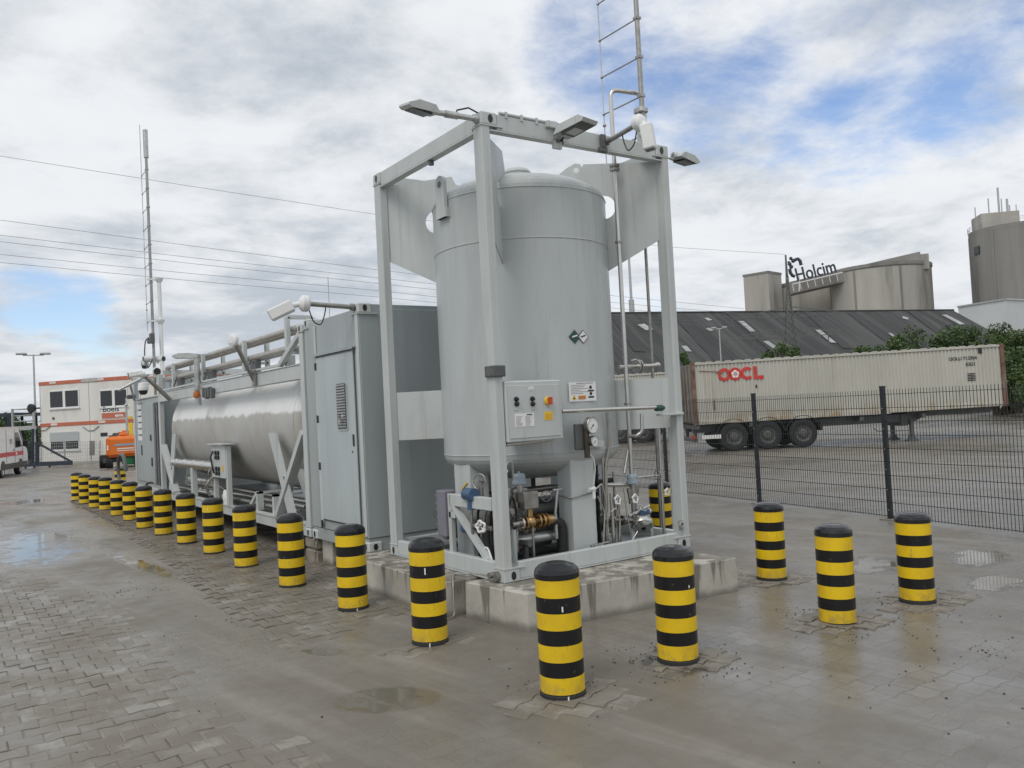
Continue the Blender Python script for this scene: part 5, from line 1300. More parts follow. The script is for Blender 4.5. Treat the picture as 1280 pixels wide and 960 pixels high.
mb = MB(); mb.path([(XT0-.06, 9.0, 1.45), (XT0-.10, 9.02, 1.35), (XT0-.09, 8.98, 1.2), (XT0-.06, 9.0, 1.05)], .016, 6); mb.build('hose', black_plastic, pn)
mb = MB(); mb.box((XT0-.056, 8.40, 1.1), (XT0-.051, 8.50, 1.2), 0); mb.build('label_plate', yellow_label, pn)
mb = MB(); mb.lathe([(.14, 0), (.14, .05), (.05, .08), (0, .08)], 20, 0, (XT0+.1, 8.75, .62), Matrix.Rotation(-PI/2, 3, 'Y')); mb.build('flanged_valve', white_label, tk)
mb = MB(); mb.path([(XT0-.05, 9.1, .98), (XT0-.12, 9.35, .8), (XT0-.02, 9.5, .62)], .022, 8, 0, .1); mb.build('hose', steel, tk)
mb = MB(); mb.torus((.1, YT0+.45, .98), XA, .09, .015, 18, 6); mb.torus((.1, YT0+.45, .98), XA, .04, .012, 14, 6); mb.tube((.0, YT0+.45, .98), (.5, YT0+.45, .98), .03, 8); mb.build('handwheel', brass, tk)
mb = MB(); mb.box((XT0+.12, 4.75, .45), (XT1-.12, YE, .47)); mb.build('floor_plate', tray_grey, tk)
# far end cabinet
mb = MB(); mb.box((XT0+.03, YE+.142, .47), (XT1-.03, YT1-.15, 2.62), 0, .006); ec = mb.build('end_cabinet', cabin_paint, tk)
mb = MB(); mb.box((XT0+.0, YE+.75, .62), (XT0+.029, YT1-.3, 2.50), 0, .006); dr = mb.build('cabinet_door', cabin_paint, ec)
mb = MB()
for k in range(6): mb.box((XT0-.004, YT1-1.05, 1.62+.155*k), (XT0-.001, YT1-.55, 1.74+.155*k), 0); mb.box((XT0-.006, YT1-1.0, 1.735+.155*k), (XT0-.0045, YT1-.7, 1.76+.155*k), 1)
mb.box((XT0-.004, YT1-1.0, 1.25), (XT0-.001, YT1-.85, 1.50), 1)
mb.build('notice_strip', [white_label, print_black], dr)
mb = MB(); mb.box((XT0-.02, YE+.95, 1.02), (XT0-.001, YE+1.05, 1.22), 0, .004); mb.box((XT0-.02, YE+1.0, 1.62), (XT0-.001, YE+1.1, 1.76), 0, .004); mb.build('door_lock', black_plastic, dr)
mb = MB()
for yy in (YE+.30, YE+.55): mb.box((XT0+.002, yy, .6), (XT0+.031, yy+.09, 2.5), 0)
mb.build('cabinet_slot', dark_grey, ec)
mb = MB(); mb.box((XT0+.02, YE+.145, 2.63), (XT1-.2, YT1-.2, 2.66)); mb.bar((XT0+.05, YT1-.2, 2.66), (XT0+.05, YT1-.25, 3.12), .1, .06); mb.box((XT0+.3, YE+.4, 2.66), (XT0+.9, YE+1.6, 3.1), 0, .02); mb.build('cabinet_top', cabin_paint, ec)

# things fixed along the tank container: arms, lamps, cameras, mast
def arm_lamp(label, ya, tipx, tipz, dy): pass
a = onx(318, 470, XT0-.03); tip = ony(292, 425, a.y-.15)
t = thing('detector_arm', 'steel arm with a round white end plate leaning out from the tank container', 'arm', a)
mb = MB(); mb.tube(a-ZA*.08, tip, .035, 12); mb.box(a-Vector((.03, .05, .16)), a+Vector((.02, .05, .10)), 0, .006); mb.build('arm', dull_steel, t)
d = (Vector(tip)-Vector(a)).normalized(); mb = MB(); T = ZA.rotation_difference(Vector((-.8, -.3, .1))).to_matrix(); mb.lathe([(.0, -.03), (.10, -.02), (.10, .03), (.06, .05), (0, .055)], 22, 0, tip, T); mb.build('end_plate', white_plastic, t)
a = onx(213, 500, XT0-.03); tip = ony(178, 467, a.y-.1)
t = thing('security_camera', 'white security camera on a steel arm near the far cabinet', 'camera', a, 0, 'cameras on the plant')
mb = MB(); mb.tube(a, tip, .045, 12); mb.build('arm', dull_steel, t)
mb = MB(); f = Vector((-1, .1, -.15)).normalized(); tv = Vector(tip); mb.tube(tv-f*.05, tv+f*.06, .08, 16); sd = f.cross(ZA).normalized(); u = sd.cross(f); o = tv+f*.08+ZA*.02
mb.M = Matrix(((f.x, sd.x, u.x, o.x), (f.y, sd.y, u.y, o.y), (f.z, sd.z, u.z, o.z), (0, 0, 0, 1))); mb.box((-.1, -.07, -.07), (.2, .07, .07), 0, .03); mb.box((.195, -.055, -.06), (.205, .055, .04), 1); mb.build('camera_body', [white_plastic, glass_dark], t)
# box lamp arm reaching out past the camera
a = at(186, 468, 20.6); b_ = at(148, 488, 20.2)
t = thing('signal_arm', 'thin grey arm reaching left from the far corner of the tank container', 'arm', a); mb = MB(); mb.tube(a, b_, .035, 10); mb.build('arm', galv, t)
# street type luminaire on a short post
a = onx(248, 500, XT0-.03); top = Vector((a.x, a.y, onx(248.5, 443, a.x).z)); tip = Vector(onx(226, 444, a.x))
t = thing('work_light', 'street lamp style grey work light on a short post along the tank container', 'work light', a)
mb = MB(); mb.tube(a-ZA*.1, top, .055, 12); mb.bar(a+ZA*.05-XA*.02, a+ZA*.45-XA*.02, .08, .03, 0, XA); mb.build('post', galv, t)
dv = Vector((-.72, .62, .04)).normalized(); sv = dv.cross(ZA).normalized(); mb = MB(); o = top
mb.M = Matrix(((dv.x, sv.x, 0, o.x), (dv.y, sv.y, 0, o.y), (dv.z, sv.z, 1, o.z), (0, 0, 0, 1)))
mb.prism([(-.05, -.05), (.10, -.055), (.44, -.05), (.47, -.01), (.34, .040), (.12, .040), (-.05, .02)], .13, (0, 0, 0), XA, ZA); hdl = mb.build('lamp_head', galv, t)
mb = MB(); mb.M = Matrix(((dv.x, sv.x, 0, o.x), (dv.y, sv.y, 0, o.y), (dv.z, sv.z, 1, o.z), (0, 0, 0, 1))); mb.box((.14, -.05, -.063), (.42, .05, -.056)); mb.build('lens', lamp_glass, hdl)
a = onx(246, 493, XT0-.12); t = thing('warning_beacon', 'amber warning beacon below the work light on the tank container', 'beacon', a)
mb = MB(); mb.lathe([(.03, -.07), (.058, -.055), (.064, 0), (.055, .05), (.03, .07), (0, .072)], 20, 0, a); mb.build('lens', amber, t); mb = MB(); mb.tube(a+ZA*.07, a+ZA*.13, .045, 14); mb.bar(a+ZA*.12, a+ZA*.12+XA*.15, .05, .04); mb.build('bracket', galv, t)
mb = MB()
for k in range(4): c_ = Vector((XT0-.04, a.y-.25-.18*k, 2.52-.03*(k % 2))); mb.box(c_-Vector((.04, .05, .09)), c_+Vector((.03, .05, .09)), 0, .01)
mb.build('terminal_strip', dark_grey, tk)
# antenna mast and white camera pole at the far end
mq = onx(193, 460, .05)
mp = Vector((.05, mq.y, 2.70)); ztm = onx(186.0, 190, .05).z
mast('antenna_mast', 'slim mast with a thick top antenna at the far end of the tank container', mp, ztm-2.70, .033, (0, .62, 0), 12, 1.6, ztm-2.7+.95, .455, .62, .008)
wp = Vector((.22, mq.y-.05, 2.66)); zw = onx(192, 353, .22).z
t = thing('camera_pole', 'white pole with dome cameras beside the far antenna mast', 'camera pole', wp)
mb = MB(); mb.tube(wp, wp+ZA*(zw-2.66), .045, 14); mb.build('pole', white_plastic, t)
for zz in (zw, zw-1.0): mb = MB(); mb.lathe([(.05, -.10), (.09, -.03), (.10, 0), (.0, .01)], 18, 0, (wp.x, wp.y, zz)); mb.bar((wp.x-.26, wp.y, zz-.03), (wp.x, wp.y, zz-.03), .05, .04); mb.build('collar', white_plastic, t)
def domecam(c, label, s=1.0, body=white_plastic):
    c = Vector(c); t = thing('dome_camera', label, 'camera', c, 0, 'cameras on the plant')
    mb = MB(); mb.lathe([(.0, .16*s), (.08*s, .14*s), (.10*s, .05*s), (.10*s, 0)], 18, 0, c); mb.bar(c+ZA*.12*s, c+ZA*.12*s+Vector((.15, 0, 0)), .05*s, .05*s); mb.build('housing', body, t)
    mb = MB(); mb.lathe([(.085*s, .0), (.075*s, -.06*s), (.04*s, -.085*s), (0, -.09*s)], 18, 0, c); mb.build('dome', glass_dark, t)
domecam(onx(179, 488, -.12), 'round white dome camera hanging under the arm by the far cabinet', 1.25)
def bulletcam(p, f, label, s=1.):
    p = Vector(p); f = Vector(f).normalized(); t = thing('bullet_camera', label, 'camera', p, 0, 'cameras on the plant'); mb = MB(); mb.tube(p-f*.2*s, p+f*.1*s, .075*s, 14); mb.tube(p-f*.12*s, p-f*.12*s-ZA*.12*s, .04*s, 8); mb.build('housing', white_plastic, t)
    mb = MB(); mb.tube(p+f*.10*s, p+f*.11*s, .065*s, 14); mb.build('lens', glass_dark, t)
bulletcam(onx(184, 448.5, -.05), (-1, -.15, -.05), 'small camera on the mast pointing left, upper of the group', .9)
bulletcam(onx(201, 448.5, .2), (.6, -1, -.05), 'small camera on the mast pointing right', .9)
bulletcam(onx(196, 464, .0), (-.15, -1, -.1), 'camera at the mast foot pointing at the viewer', 1.2)
domecam(onx(181, 457, -.1), 'flat grey camera dome on the mast, below the upper small camera', .9, galv)
mb = MB(); c_ = onx(190, 423, .0); mb.box(c_-Vector((.05, .08, .12)), c_+Vector((.05, .08, .12)), 0, .01); mb.path([c_+ZA*.05, c_+Vector((-.1, .25, .0)), c_+Vector((-.1, .45, -.35)), c_+Vector((-.1, .2, -.75)), c_+Vector((0, 0, -.5))], .014, 6, 0, .2); mb.box(c_-Vector((.05, -.1, .1)), c_+Vector((.03, .35, .02)), 0, .02)
tag(mb.build('cable_box', dark_grey), 'small dark cable box with a cable loop on the far antenna mast', 'cable box')
mb = MB(); c_ = onx(165, 496, -.3); mb.bar(onx(163, 482, -.3), onx(168, 500, -.3), .04, .04); mb.box(Vector(c_)-Vector((.12, .05, .05)), Vector(c_)+Vector((.08, .05, .05)), 0, .02); tag(mb.build('loudspeaker', dark_grey), 'small dark device on a bracket left of the far cabinet', 'speaker')

# ================================================================== BOLLARDS
BR, BHT = .150, .88
bz = [.042, .150, .250, .357, .457, .566, .668, .79]      # band edges from the foot up
prof = []; mi = []
for k in range(7):
    prof += [(BR, bz[k])]; mi.append(0 if k % 2 == 0 else 1)
prof += [(BR, bz[7])]
pb_ = thing('striped_bollard', '', 'bollard', (0, 0, 0))
mb = MB(); mb.lathe(prof, 40, mi); mb.lathe([(BR-.001, -.2), (BR-.001, bz[0])], 40, 1)
mb.build('post', [bollard_yellow, bollard_black], pb_, local=True)
mb = MB(); mb.lathe([(BR+.001, .782), (BR+.004, .786), (BR+.004, .818), (BR-.004, .842), (BR-.03, .865), (BR-.075, .880), (0, .886)], 40)
mb.build('cap', black_gloss, pb_, local=True)
mb = MB(); mb.lathe([(BR+.002, -.12), (BR+.006, .0), (BR+.005, .030), (BR-.002, .036)], 40); mb.build('foot_ring', rubber, pb_, local=True)
def bollard_marks(o, spots):
  for a_, z0, z1 in spots:
    mb = MB(); e = Vector((math.cos(a_), math.sin(a_), 0)); mb.bar(e*(BR+.0025 if z0 > .1 else BR+.007)+ZA*z0, e*(BR+.0025 if z0 > .1 else BR+.007)+ZA*z1, .010, .002, 0, e)
    mb.build('mark', white_label, o, local=True)
BL = [  # foot pixel, measured height, label
 (704, 868, .885, 'scuffed striped bollard nearest to the viewer, standing before the plinth corner'),
 (848, 826, .85, 'striped bollard in dark broken paving before the middle of the front plinth'),
 (1047, 776, .815, 'striped bollard with no black foot ring, nearest of the three by the fence'),
 (965, 724, .81, 'striped bollard past the right end of the front plinth, just left of a fence post'),
 (1147, 752, .81, 'rightmost striped bollard, standing before the fence post with a reddish paver at its foot'),
 (538, 803, .875, 'striped bollard by the gap between the two plinths, at the end of the long row'),
 (442, 761, .85, 'striped bollard before the near corner of the equipment cabin'),
 (366, 733, .845, 'striped bollard by the seam between cabin and tank container, beside the stone blocks'),
 (308, 709, .835, 'striped bollard before the near diagonal brace of the tank container'),
 (268, 692, .83, 'striped bollard below the valve panel of the tank container'),
 (234, 679.5, .83, 'striped bollard before the bright clad pipes of the tank container'),
 (205, 669, .82, 'striped bollard before the far diagonal brace of the tank container'),
 (181.5, 660.5, .82, 'striped bollard before the far cabinet with a dark hose hook showing above its cap'),
 (164, 651, .82, 'striped bollard by the end cabinet, next after the one with the hook'),
 (148, 645, .81, 'fifth striped bollard from the far end of the long row'),
 (133, 638, .80, 'fourth striped bollard from the far end of the long row'),
 (120, 635, .79, 'third striped bollard from the far end of the long row'),
 (107, 630, .79, 'second striped bollard from the far end of the long row'),
 (97, 626, .79, 'last striped bollard at the far end of the long row, nearest to the site office'),
 (828, 676, .82, 'striped bollard seen through the skid frame beside the right post'),
 (155, 626, .80, 'striped bollard behind the far cabinet, half hidden by a cable loop')]
BOB = []
for k, (px, py, h, lb) in enumerate(BL):
    o = pb_ if k == 0 else copy_tree(pb_)
    q = onz(px, py); 
    if k == 20: q = Vector((.1, 20.3, 0))
    rr = random.Random(k+3)
    o.location = (q.x, q.y, -.03 if k == 2 else 0); sc = h/BHT
    o.scale = (1, 1, sc*(1.035 if k == 2 else 1)); o.rotation_euler = (rad(rr.uniform(-.5, .5)), rad(rr.uniform(-.5, .5)+(.9 if k in (1, 2, 4) else 0)), rr.uniform(-.35, .25))
    tag(o, lb, 'bollard', 'black and yellow bollards around the plant')
    BOB.append(o)
BPOS = [onz(*q[:2]) for q in BL]
for k, sp_ in ((0, ((-2.05, .58, .615), (-2.0, .008, .034))), (5, ((-2.2, .60, .655), (-2.1, .004, .034))), (6, ((-1.75, .008, .034),)), (9, ((-2.3, .70, .74),)), (1, ((-1.6, .58, .60),))): bollard_marks(BOB[k], [(a-BOB[k].rotation_euler.z, b, c) for a, b, c in sp_])
def rx3(d): return Vector((rt[0], rt[1], 0))*d
# dark hose hook and cable loop by the far cabinet
hk = at(181, 612, 16.3); mb = MB(); mb.path([hk-ZA*.95, hk-ZA*.05, hk+ZA*.10+rx3(.03), hk+ZA*.14+rx3(.10), hk+ZA*.12+rx3(.16)], .022, 8, 0, .05); tag(mb.build('hose', black_plastic), 'dark bent hose end sticking up behind a bollard before the far cabinet', 'hose')
mb = MB(); c_ = Vector((-.35, 17.2, .95)); mb.path([c_+Vector((.0, .55*math.cos(a), .42*math.sin(a)-.1)) for a in [rad(-60)+rad(240)*k/16 for k in range(17)]], .045, 8); tag(mb.build('cable_loop', dark_grey), 'thick grey cable loop hanging at the far end cabinet', 'cable')

# lifted paving around the bollards on the muddy side
def patch(k, rx, ry, lift, seed, dx=0, dy=0, ang=0., m=None):
    c = BPOS[k]
    def test(x, y):
        u, v = (x-c.x-dx)/rx, (y-c.y-dy)/ry; q = math.hypot(u, v)+nz(x, y, 3.2, seed)*.42
        return None if q > 1 else lift+min(.006, (1-q)*.02)+nz(x, y, 4., seed+2.)*.007
    paving('lifted_paving', test, -1.1, 1.1, -1.1, 1.1, 0.0, seed, ang, c.x, c.y, .05, m)
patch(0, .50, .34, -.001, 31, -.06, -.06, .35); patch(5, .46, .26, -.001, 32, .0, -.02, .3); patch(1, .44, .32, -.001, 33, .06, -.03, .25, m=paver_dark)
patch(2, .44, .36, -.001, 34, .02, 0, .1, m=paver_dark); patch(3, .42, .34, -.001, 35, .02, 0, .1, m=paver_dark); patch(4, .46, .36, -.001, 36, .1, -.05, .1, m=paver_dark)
# dark grit heaped round the feet of the bollards, small clods on the mud
def grit(name, spots, label, m, smin, smax, seed):
    rr = random.Random(seed); mb = MB()
    for (x, y, sp, n) in spots:
        for _ in range(n):
            a = rr.uniform(0, 2*PI); q = abs(rr.gauss(0, sp)); s = rr.uniform(smin, smax); p = Vector((x+q*math.cos(a), y+q*math.sin(a), s*.25))
            vs = [p+Vector((rr.uniform(.6, 1.2)*s*e[0], rr.uniform(.6, 1.2)*s*e[1], rr.uniform(.4, .8)*s*e[2])) for e in ((1, 0, 0), (0, 1, 0), (-1, 0, 0), (0, -1, 0), (0, 0, 1), (0, 0, -1))]
            mb.add(vs, [(0, 1, 4), (1, 2, 4), (2, 3, 4), (3, 0, 4), (1, 0, 5), (2, 1, 5), (3, 2, 5), (0, 3, 5)])
    return kind(mb.build(name, m), 'stuff', label, 'grit')
grit('grit', [(BPOS[k].x, BPOS[k].y, .26, n) for k, n in ((1, 420), (2, 420), (3, 240), (4, 300), (0, 160))], 'dark grit around the feet of the nearest bollards', mat('dark_grit', (.055, .05, .043), .9), .004, .011, 4)
rr = random.Random(9); grit('clods', [(rr.uniform(-3.4, 3.4), rr.uniform(-4.2, 3), .5, 5) for _ in range(30)]+[(-2.4, 4.5, .5, 40), (2.0, -3.2, .9, 60)], 'small dark clods scattered over the muddy yard', mat('clod_mud', (.06, .052, .042), .9), .004, .012, 5)

# ================================================================== FENCE
fp = [Vector((7.32, .64, 0)), Vector((7.82, 3.42, 0))]
fd = (fp[1]-fp[0]); fstep = fd.length; fd.normalize(); fn = Vector((fd.y, -fd.x, 0))
fpts = [fp[0]+fd*(fstep*k) for k in range(-3, 8)]
fe = thing('mesh_fence', 'dark anthracite wire mesh fence between the plant and the trailer yard', 'fence', fpts[0])
for k, p in enumerate(fpts):
    mb = MB(); mb.bar(p-ZA*.1, p+ZA*1.97, .06, .06, 0, fd); mb.bar(p+ZA*1.97, p+ZA*1.985, .066, .066, 0, fd); mb.bar(p-ZA*.1, p+ZA*.02, .22, .22, 1, fd); 
    for z in np.arange(.15, 1.9, .3): mb.disc(p+Vector((-.9, .1, 0))*.034+ZA*z, (-1, .1, 0), .010, .006, 8, 2)
    mb.build('post', [fence_green, plinth_concrete, galv], fe)
    if k+1 < len(fpts):
        q = fpts[k+1]; mb = MB(); L = (q-p).length; n = int(L/.05)
        for i in range(1, n):
            c = p+fd*(L*i/n)+fn*.035*0; mb.bar(c+ZA*.04, c+ZA*(1.93), .0058, .0058, 0, fd)
        for z in (.06, .26, .46, .66, .86, 1.06, 1.26, 1.46, 1.66, 1.86):
            for o in (-.006, .006): mb.bar(p+fn*o+ZA*z, q+fn*o+ZA*z, .0085, .0075)
        mb.build('mesh_panel', fence_green, fe)

# ================================================================== TRAILER AND CONTAINERS
def container(name, label, o, ang, Lc, Hc, Wc, z0, tilt, marks=True):
    t = thing(name, label, 'shipping container', o, ang)
    # local: x along the length, y=0 the side facing the plant, z from the floor rail
    t.rotation_euler = (0, -tilt, ang); t.location = (o[0], o[1], z0)
    mb = MB(); n = int(Lc/.138); 
    pr = []; 
    for i in range(n):
        x = .12+(Lc-.24)*i/n; w = (Lc-.24)/n
        pr += [(x, .03), (x+w*.36, .03), (x+w*.5, .062), (x+w*.86, .062)]
    pr.append((Lc-.12, .03))
    for side in (0, 1):
        P_ = [(x, y if side == 0 else Wc-y) for x, y in pr]
        vs = [(x, y, .16) for x, y in P_]+[(x, y, Hc-.10) for x, y in P_]; m_ = len(P_)
        mb.add(vs, [(i, i+1, m_+i+1, m_+i) if side == 0 else (i+1, i, m_+i, m_+i+1) for i in range(m_-1)])
    mb.add([(.05, .06, .05), (Lc-.05, .06, .05), (Lc-.05, Wc-.06, .05), (.05, Wc-.06, .05)], [(3, 2, 1, 0)])
    mb.build('side_wall', container_paint, t, local=True)
    mb = MB(); 
    pr = []
    nr = int(Lc/.28)
    for i in range(nr):
        x = .1+(Lc-.2)*i/nr; w = (Lc-.2)/nr; pr += [(x, 0), (x+w*.4, 0), (x+w*.5, .022), (x+w*.9, .022)]
    pr.append((Lc-.1, 0))
    vs = [(x, .06, Hc-.03+z) for x, z in pr]+[(x, Wc-.06, Hc-.03+z) for x, z in pr]; m_ = len(pr)
    mb.add(vs, [(i, i+1, m_+i+1, m_+i) for i in range(m_-1)]); mb.build('roof', container_paint, t, local=True)
    mb = MB()
    for y in (0, Wc-.06): mb.box((.16, y, Hc-.10), (Lc-.16, y+.06, Hc-.025), 0, .008)
    nn = int(Lc/.36)
    for i in range(nn): mb.box((.2+i*(Lc-.4)/nn, -.004, Hc-.035), (.2+(i+.55)*(Lc-.4)/nn, .05, Hc+.006))
    mb.build('top_rail', container_paint, t, local=True)
    mb = MB()
    for y in (0, Wc-.06): mb.box((.16, y, .0), (Lc-.16, y+.06, .16), 0, .008)
    mb.build('bottom_rail', container_paint, t, local=True)
    for x in (0, Lc-.15):
        for y in (0, Wc-.12): mb = MB(); mb.box((x, y-.003, -.02), (x+.15, y+.123, Hc+.012), 0, .008); mb.build('corner_post', rust, t, local=True)
    mb = MB(); mb.box((-.01, .12, .08), (.06, Wc-.12, Hc-.06), 0, .01)
    for y in (.45, .95, 1.35, 1.85): mb.tube((-.04, y, .12), (-.04, y, Hc-.1), .022, 8); mb.box((-.03, y-.06, 1.0), (-.015, y+.06, 1.06))
    mb.build('door', door_worn, t, local=True)
    mb = MB(); mb.box((Lc-.06, .12, .08), (Lc+.0, Wc-.12, Hc-.06)); mb.build('end_wall', container_paint, t, local=True)
    if marks:
        mb = MB(); zc, h = Hc-.50, .235; y = .022
        def ring(cx0, ro, ri, n=28, a0=0, a1=2*PI):
            N_ = n; 
            for i in range(N_):
                t0, t1 = a0+(a1-a0)*i/N_, a0+(a1-a0)*(i+1)/N_
                mb.prism([(ro*1.0*math.cos(t0), ro*math.sin(t0)), (ro*1.0*math.cos(t1), ro*math.sin(t1)), (ri*1.0*math.cos(t1), ri*math.sin(t1)), (ri*1.0*math.cos(t0), ri*math.sin(t0))][::-1], .006, (cx0, y, zc), XA, ZA, 0)
        x0 = 1.20
        ring(x0, h, h*.5); ring(x0+.40, h, h*.35)
        for k in range(5):
            a = PI/2+2*PI*k/5; e = Vector((math.cos(a), 0, math.sin(a)))
            mb.prism([(.07*math.cos(q)+.075*e.x, .07*math.sin(q)+.075*e.z) for q in [2*PI*i/12 for i in range(12)]], .006, (x0+.40, y-.003, zc), XA, ZA, 1)
        for k in range(5): a = PI/2+2*PI*k/5; mb.prism([(.02*math.cos(q)+.045*math.cos(a), .02*math.sin(q)+.045*math.sin(a)) for q in [2*PI*i/8 for i in range(8)]], .004, (x0+.40, y-.0068, zc), XA, ZA, 0)
        ring(x0+.83, h, h*.5, 24, rad(42), rad(318))
        mb.prism([(0, h), (.13, h), (.13, -h+.13), (.36, -h+.13), (.36, -h), (0, -h)][::-1], .006, (x0+1.06, y, zc), XA, ZA, 0)
        lab(mb.build('lettering', [oocl_red, white_label], t, local=True), 'red lettering with a pale blossom in the second letter')
        mb = MB(); mb.text('OOLU 713304', .17, (Lc-2.05, y+.004, Hc-.50), XA, ZA, .004, 0, .004); mb.build('marking', print_black, t, local=True); mb = MB(); mb.text('42G1', .17, (Lc-1.45, y+.004, Hc-.72), XA, ZA, .004, 0, .004); mb.build('marking', print_black, t, local=True); mb = MB()
        for k in range(5): mb.box((Lc-1.40, y, Hc-1.03-.06*k), (Lc-1.12, y+.004, Hc-.995-.06*k))
        mb.build('marking', print_black, t, local=True)
        mb = MB(); mb.box((2.30, .018, Hc-1.05), (2.36, .03, Hc-.93)); mb.box((Lc-.95, .02, Hc-.30), (Lc-.80, .03, Hc-.10)); mb.build('placard', print_black, t, local=True)
        mb = MB()
        for (xa, xb, za, zb) in ((.28, 1.1, Hc-.32, Hc-.40), (.9, 1.15, Hc-.42, Hc-.47)): mb.bar((xa, .02, za), (xb, .02, zb), .004, .03, 0, ZA)
        mb.box((.75, .02, .5), (.80, .028, .85)); mb.build('scratch', rust, t, local=True)
    return t
cA, cB = Vector((17.95, 14.31, 0)), Vector((27.53, 8.05, 0))
cang = math.atan2(cB.y-cA.y, cB.x-cA.x); Lc = (cB-cA).length
WCN = 2.3
tiltc = math.atan2(.12, Lc)
container('shipping_container', 'weathered cream shipping container with red lettering on the parked trailer', cA, cang, Lc, 2.24, WCN, 1.0, tiltc)
def trailer(name, label, o, ang, wheels_x, Lt, zd, leg_x, W=2.3):
    t = thing(name, label, 'trailer', o, ang)
    mb = MB()
    for y in (.55, W-.70): mb.box((.05, y, zd-.30), (leg_x-.1, y+.16, zd-.005), 0, .01); mb.box((leg_x-.1, y, zd-.12), (Lt, y+.16, zd+.10), 0, .01)
    mb.prism([(0, 0), (1.1, 0), (1.1, -.02), (.45, -.30), (.2, -.42), (0, -.42)], W-1.0, (leg_x-.35, W/2, zd-.02), XA, ZA)
    for x in (.05, 2.0, 4.0, 6.0, leg_x+.2): mb.box((x, .04, zd-.16), (x+.15, W-.04, zd-.02))
    mb.box((.0, .10, zd-.62), (.12, W-.10, zd-.48), 0, .02); mb.box((.1, .5, zd-.5), (.2, .62, zd-.2)); mb.box((.1, W-.62, zd-.5), (.2, W-.5, zd-.2))
    mb.build('chassis', rust if False else dark_grey, t, local=True)
    for x in wheels_x:
        for y, sd in ((.02, -1), (W-.02, 1)):
            mb = MB(); T = Matrix.Rotation(PI/2, 3, 'X') if sd < 0 else Matrix.Rotation(-PI/2, 3, 'X')
            rw = .52
            mb.lathe([(rw*.56, -.30), (rw*.93, -.30), (rw, -.25), (rw, -.05), (rw*.93, .0), (rw*.70, .006), (rw*.58, -.01)], 40, 0, (x, y, rw), T)
            wl = mb.build('wheel', rubber, t, local=True)
            mb = MB(); mb.lathe([(rw*.58, -.015), (rw*.52, -.05), (rw*.34, -.08), (rw*.30, -.02), (rw*.18, .0), (0, .005)], 28, 0, (x, y, rw), T)
            for k in range(10): a = 2*PI*k/10; mb.ball((x+rw*.42*math.cos(a), y+sd*-.055, rw+rw*.42*math.sin(a)), .028, 0, 6)
            mb.build('rim', mat('rim_grey', (.10, .10, .095), .55, var=.3, scale=8), wl, local=True)
            mb = MB(); pts = [((rw+.10)*math.cos(a), (rw+.10)*math.sin(a)) for a in [rad(10)+rad(160)*k/14 for k in range(15)]]
            pts += [((rw+.125)*math.cos(a), (rw+.125)*math.sin(a)) for a in [rad(170)-rad(160)*k/14 for k in range(15)]]
            mb.prism(pts, .36, (x, y-sd*.16, rw), XA, ZA); mb.build('mudguard', black_plastic, t, local=True)
        mb = MB(); mb.tube((x, .3, .52), (x, W-.3, .52), .07, 10); mb.box((x-.35, .5, .45), (x+.1, .62, .7)); mb.box((x-.35, W-.62, .45), (x+.1, W-.5, .7)); mb.build('axle', dark_grey, t, local=True)
    for y in (.45, W-.45):
        mb = MB(); mb.box((leg_x-.06, y-.06, .10), (leg_x+.06, y+.06, zd-.2), 0, .01); mb.box((leg_x-.19, y-.16, .0), (leg_x+.19, y+.16, .04)); mb.prism([(-.15, .04), (.15, .04), (.06, .20), (-.06, .20)], .2, (leg_x, y, 0), XA, ZA); mb.build('landing_leg', dark_grey, t, local=True)
    mb = MB(); mb.bar((leg_x-1.3, .35, .42), (leg_x-.1, .45, .38), .03, .03); mb.bar((leg_x-1.45, .35, .55), (leg_x-1.3, .35, .42), .03, .03); mb.build('crank', dark_grey, t, local=True)
    mb = MB(); mb.box((-.02, .05, zd-.50), (.03, .55, zd-.38)); mb.box((-.02, W-.55, zd-.50), (.03, W-.05, zd-.38)); mb.box((.25, .02, zd-.52), (.95, .05, zd-.38), 1); mb.build('tail_lamp', [red_knob, white_label], t, local=True)
    mb = MB(); mb.box((wheels_x[-1]+.62, .03, zd-.42), (wheels_x[-1]+.70, .5, zd-.12)); mb.build('mud_flap', rubber, t, local=True)
    return t
ux = Vector((math.cos(cang), math.sin(cang), 0))
wx = [(onz(px, py)-cA).dot(ux) for px, py in ((914, 563), (957, 561), (1004, 559))]
lx = (onz(1140, 551)-cA).dot(ux)
oT = cA
trailer('semi_trailer', 'dark three axle container trailer parked on its landing legs behind the fence', oT, cang, wx, Lc-.3, 1.0, lx)
# a second one further back, seen through the skid frame
cC = at(838, 500, 38.5); cC = Vector((cC.x, cC.y, 0)); cD = cC-ux*11.6-Vector((-ux.y, ux.x, 0))*(-1.2)
cD = at(600, 500, 42.); cD = Vector((cD.x, cD.y, 0)); a2 = math.atan2(cC.y-cD.y, cC.x-cD.x)
container('shipping_container', 'plain cream shipping container behind the skid, seen only through its frame', cD, a2, (cC-cD).length, 2.25, 2.3, 1.03, 0., False)
trailer('semi_trailer', 'second container trailer behind the skid, its wheels seen through the frame', cD, a2, [(cC-cD).length-v for v in (3.6, 2.5, 1.4)], (cC-cD).length-.1, 1.03, 2.6)
# low pale bar added to stand in for bright lit ground behind the trailer
a, b_ = gpt(1010, 58), gpt(1145, 58); mb = MB(); mb.bar(a+ZA*.28, b_+ZA*.28, .4, .56, 0, ZA, .02); tag(mb.build('lit_ground_bar', pale_cladding), 'low pale added bar standing in for bright lit ground under the parked trailer', 'wall')

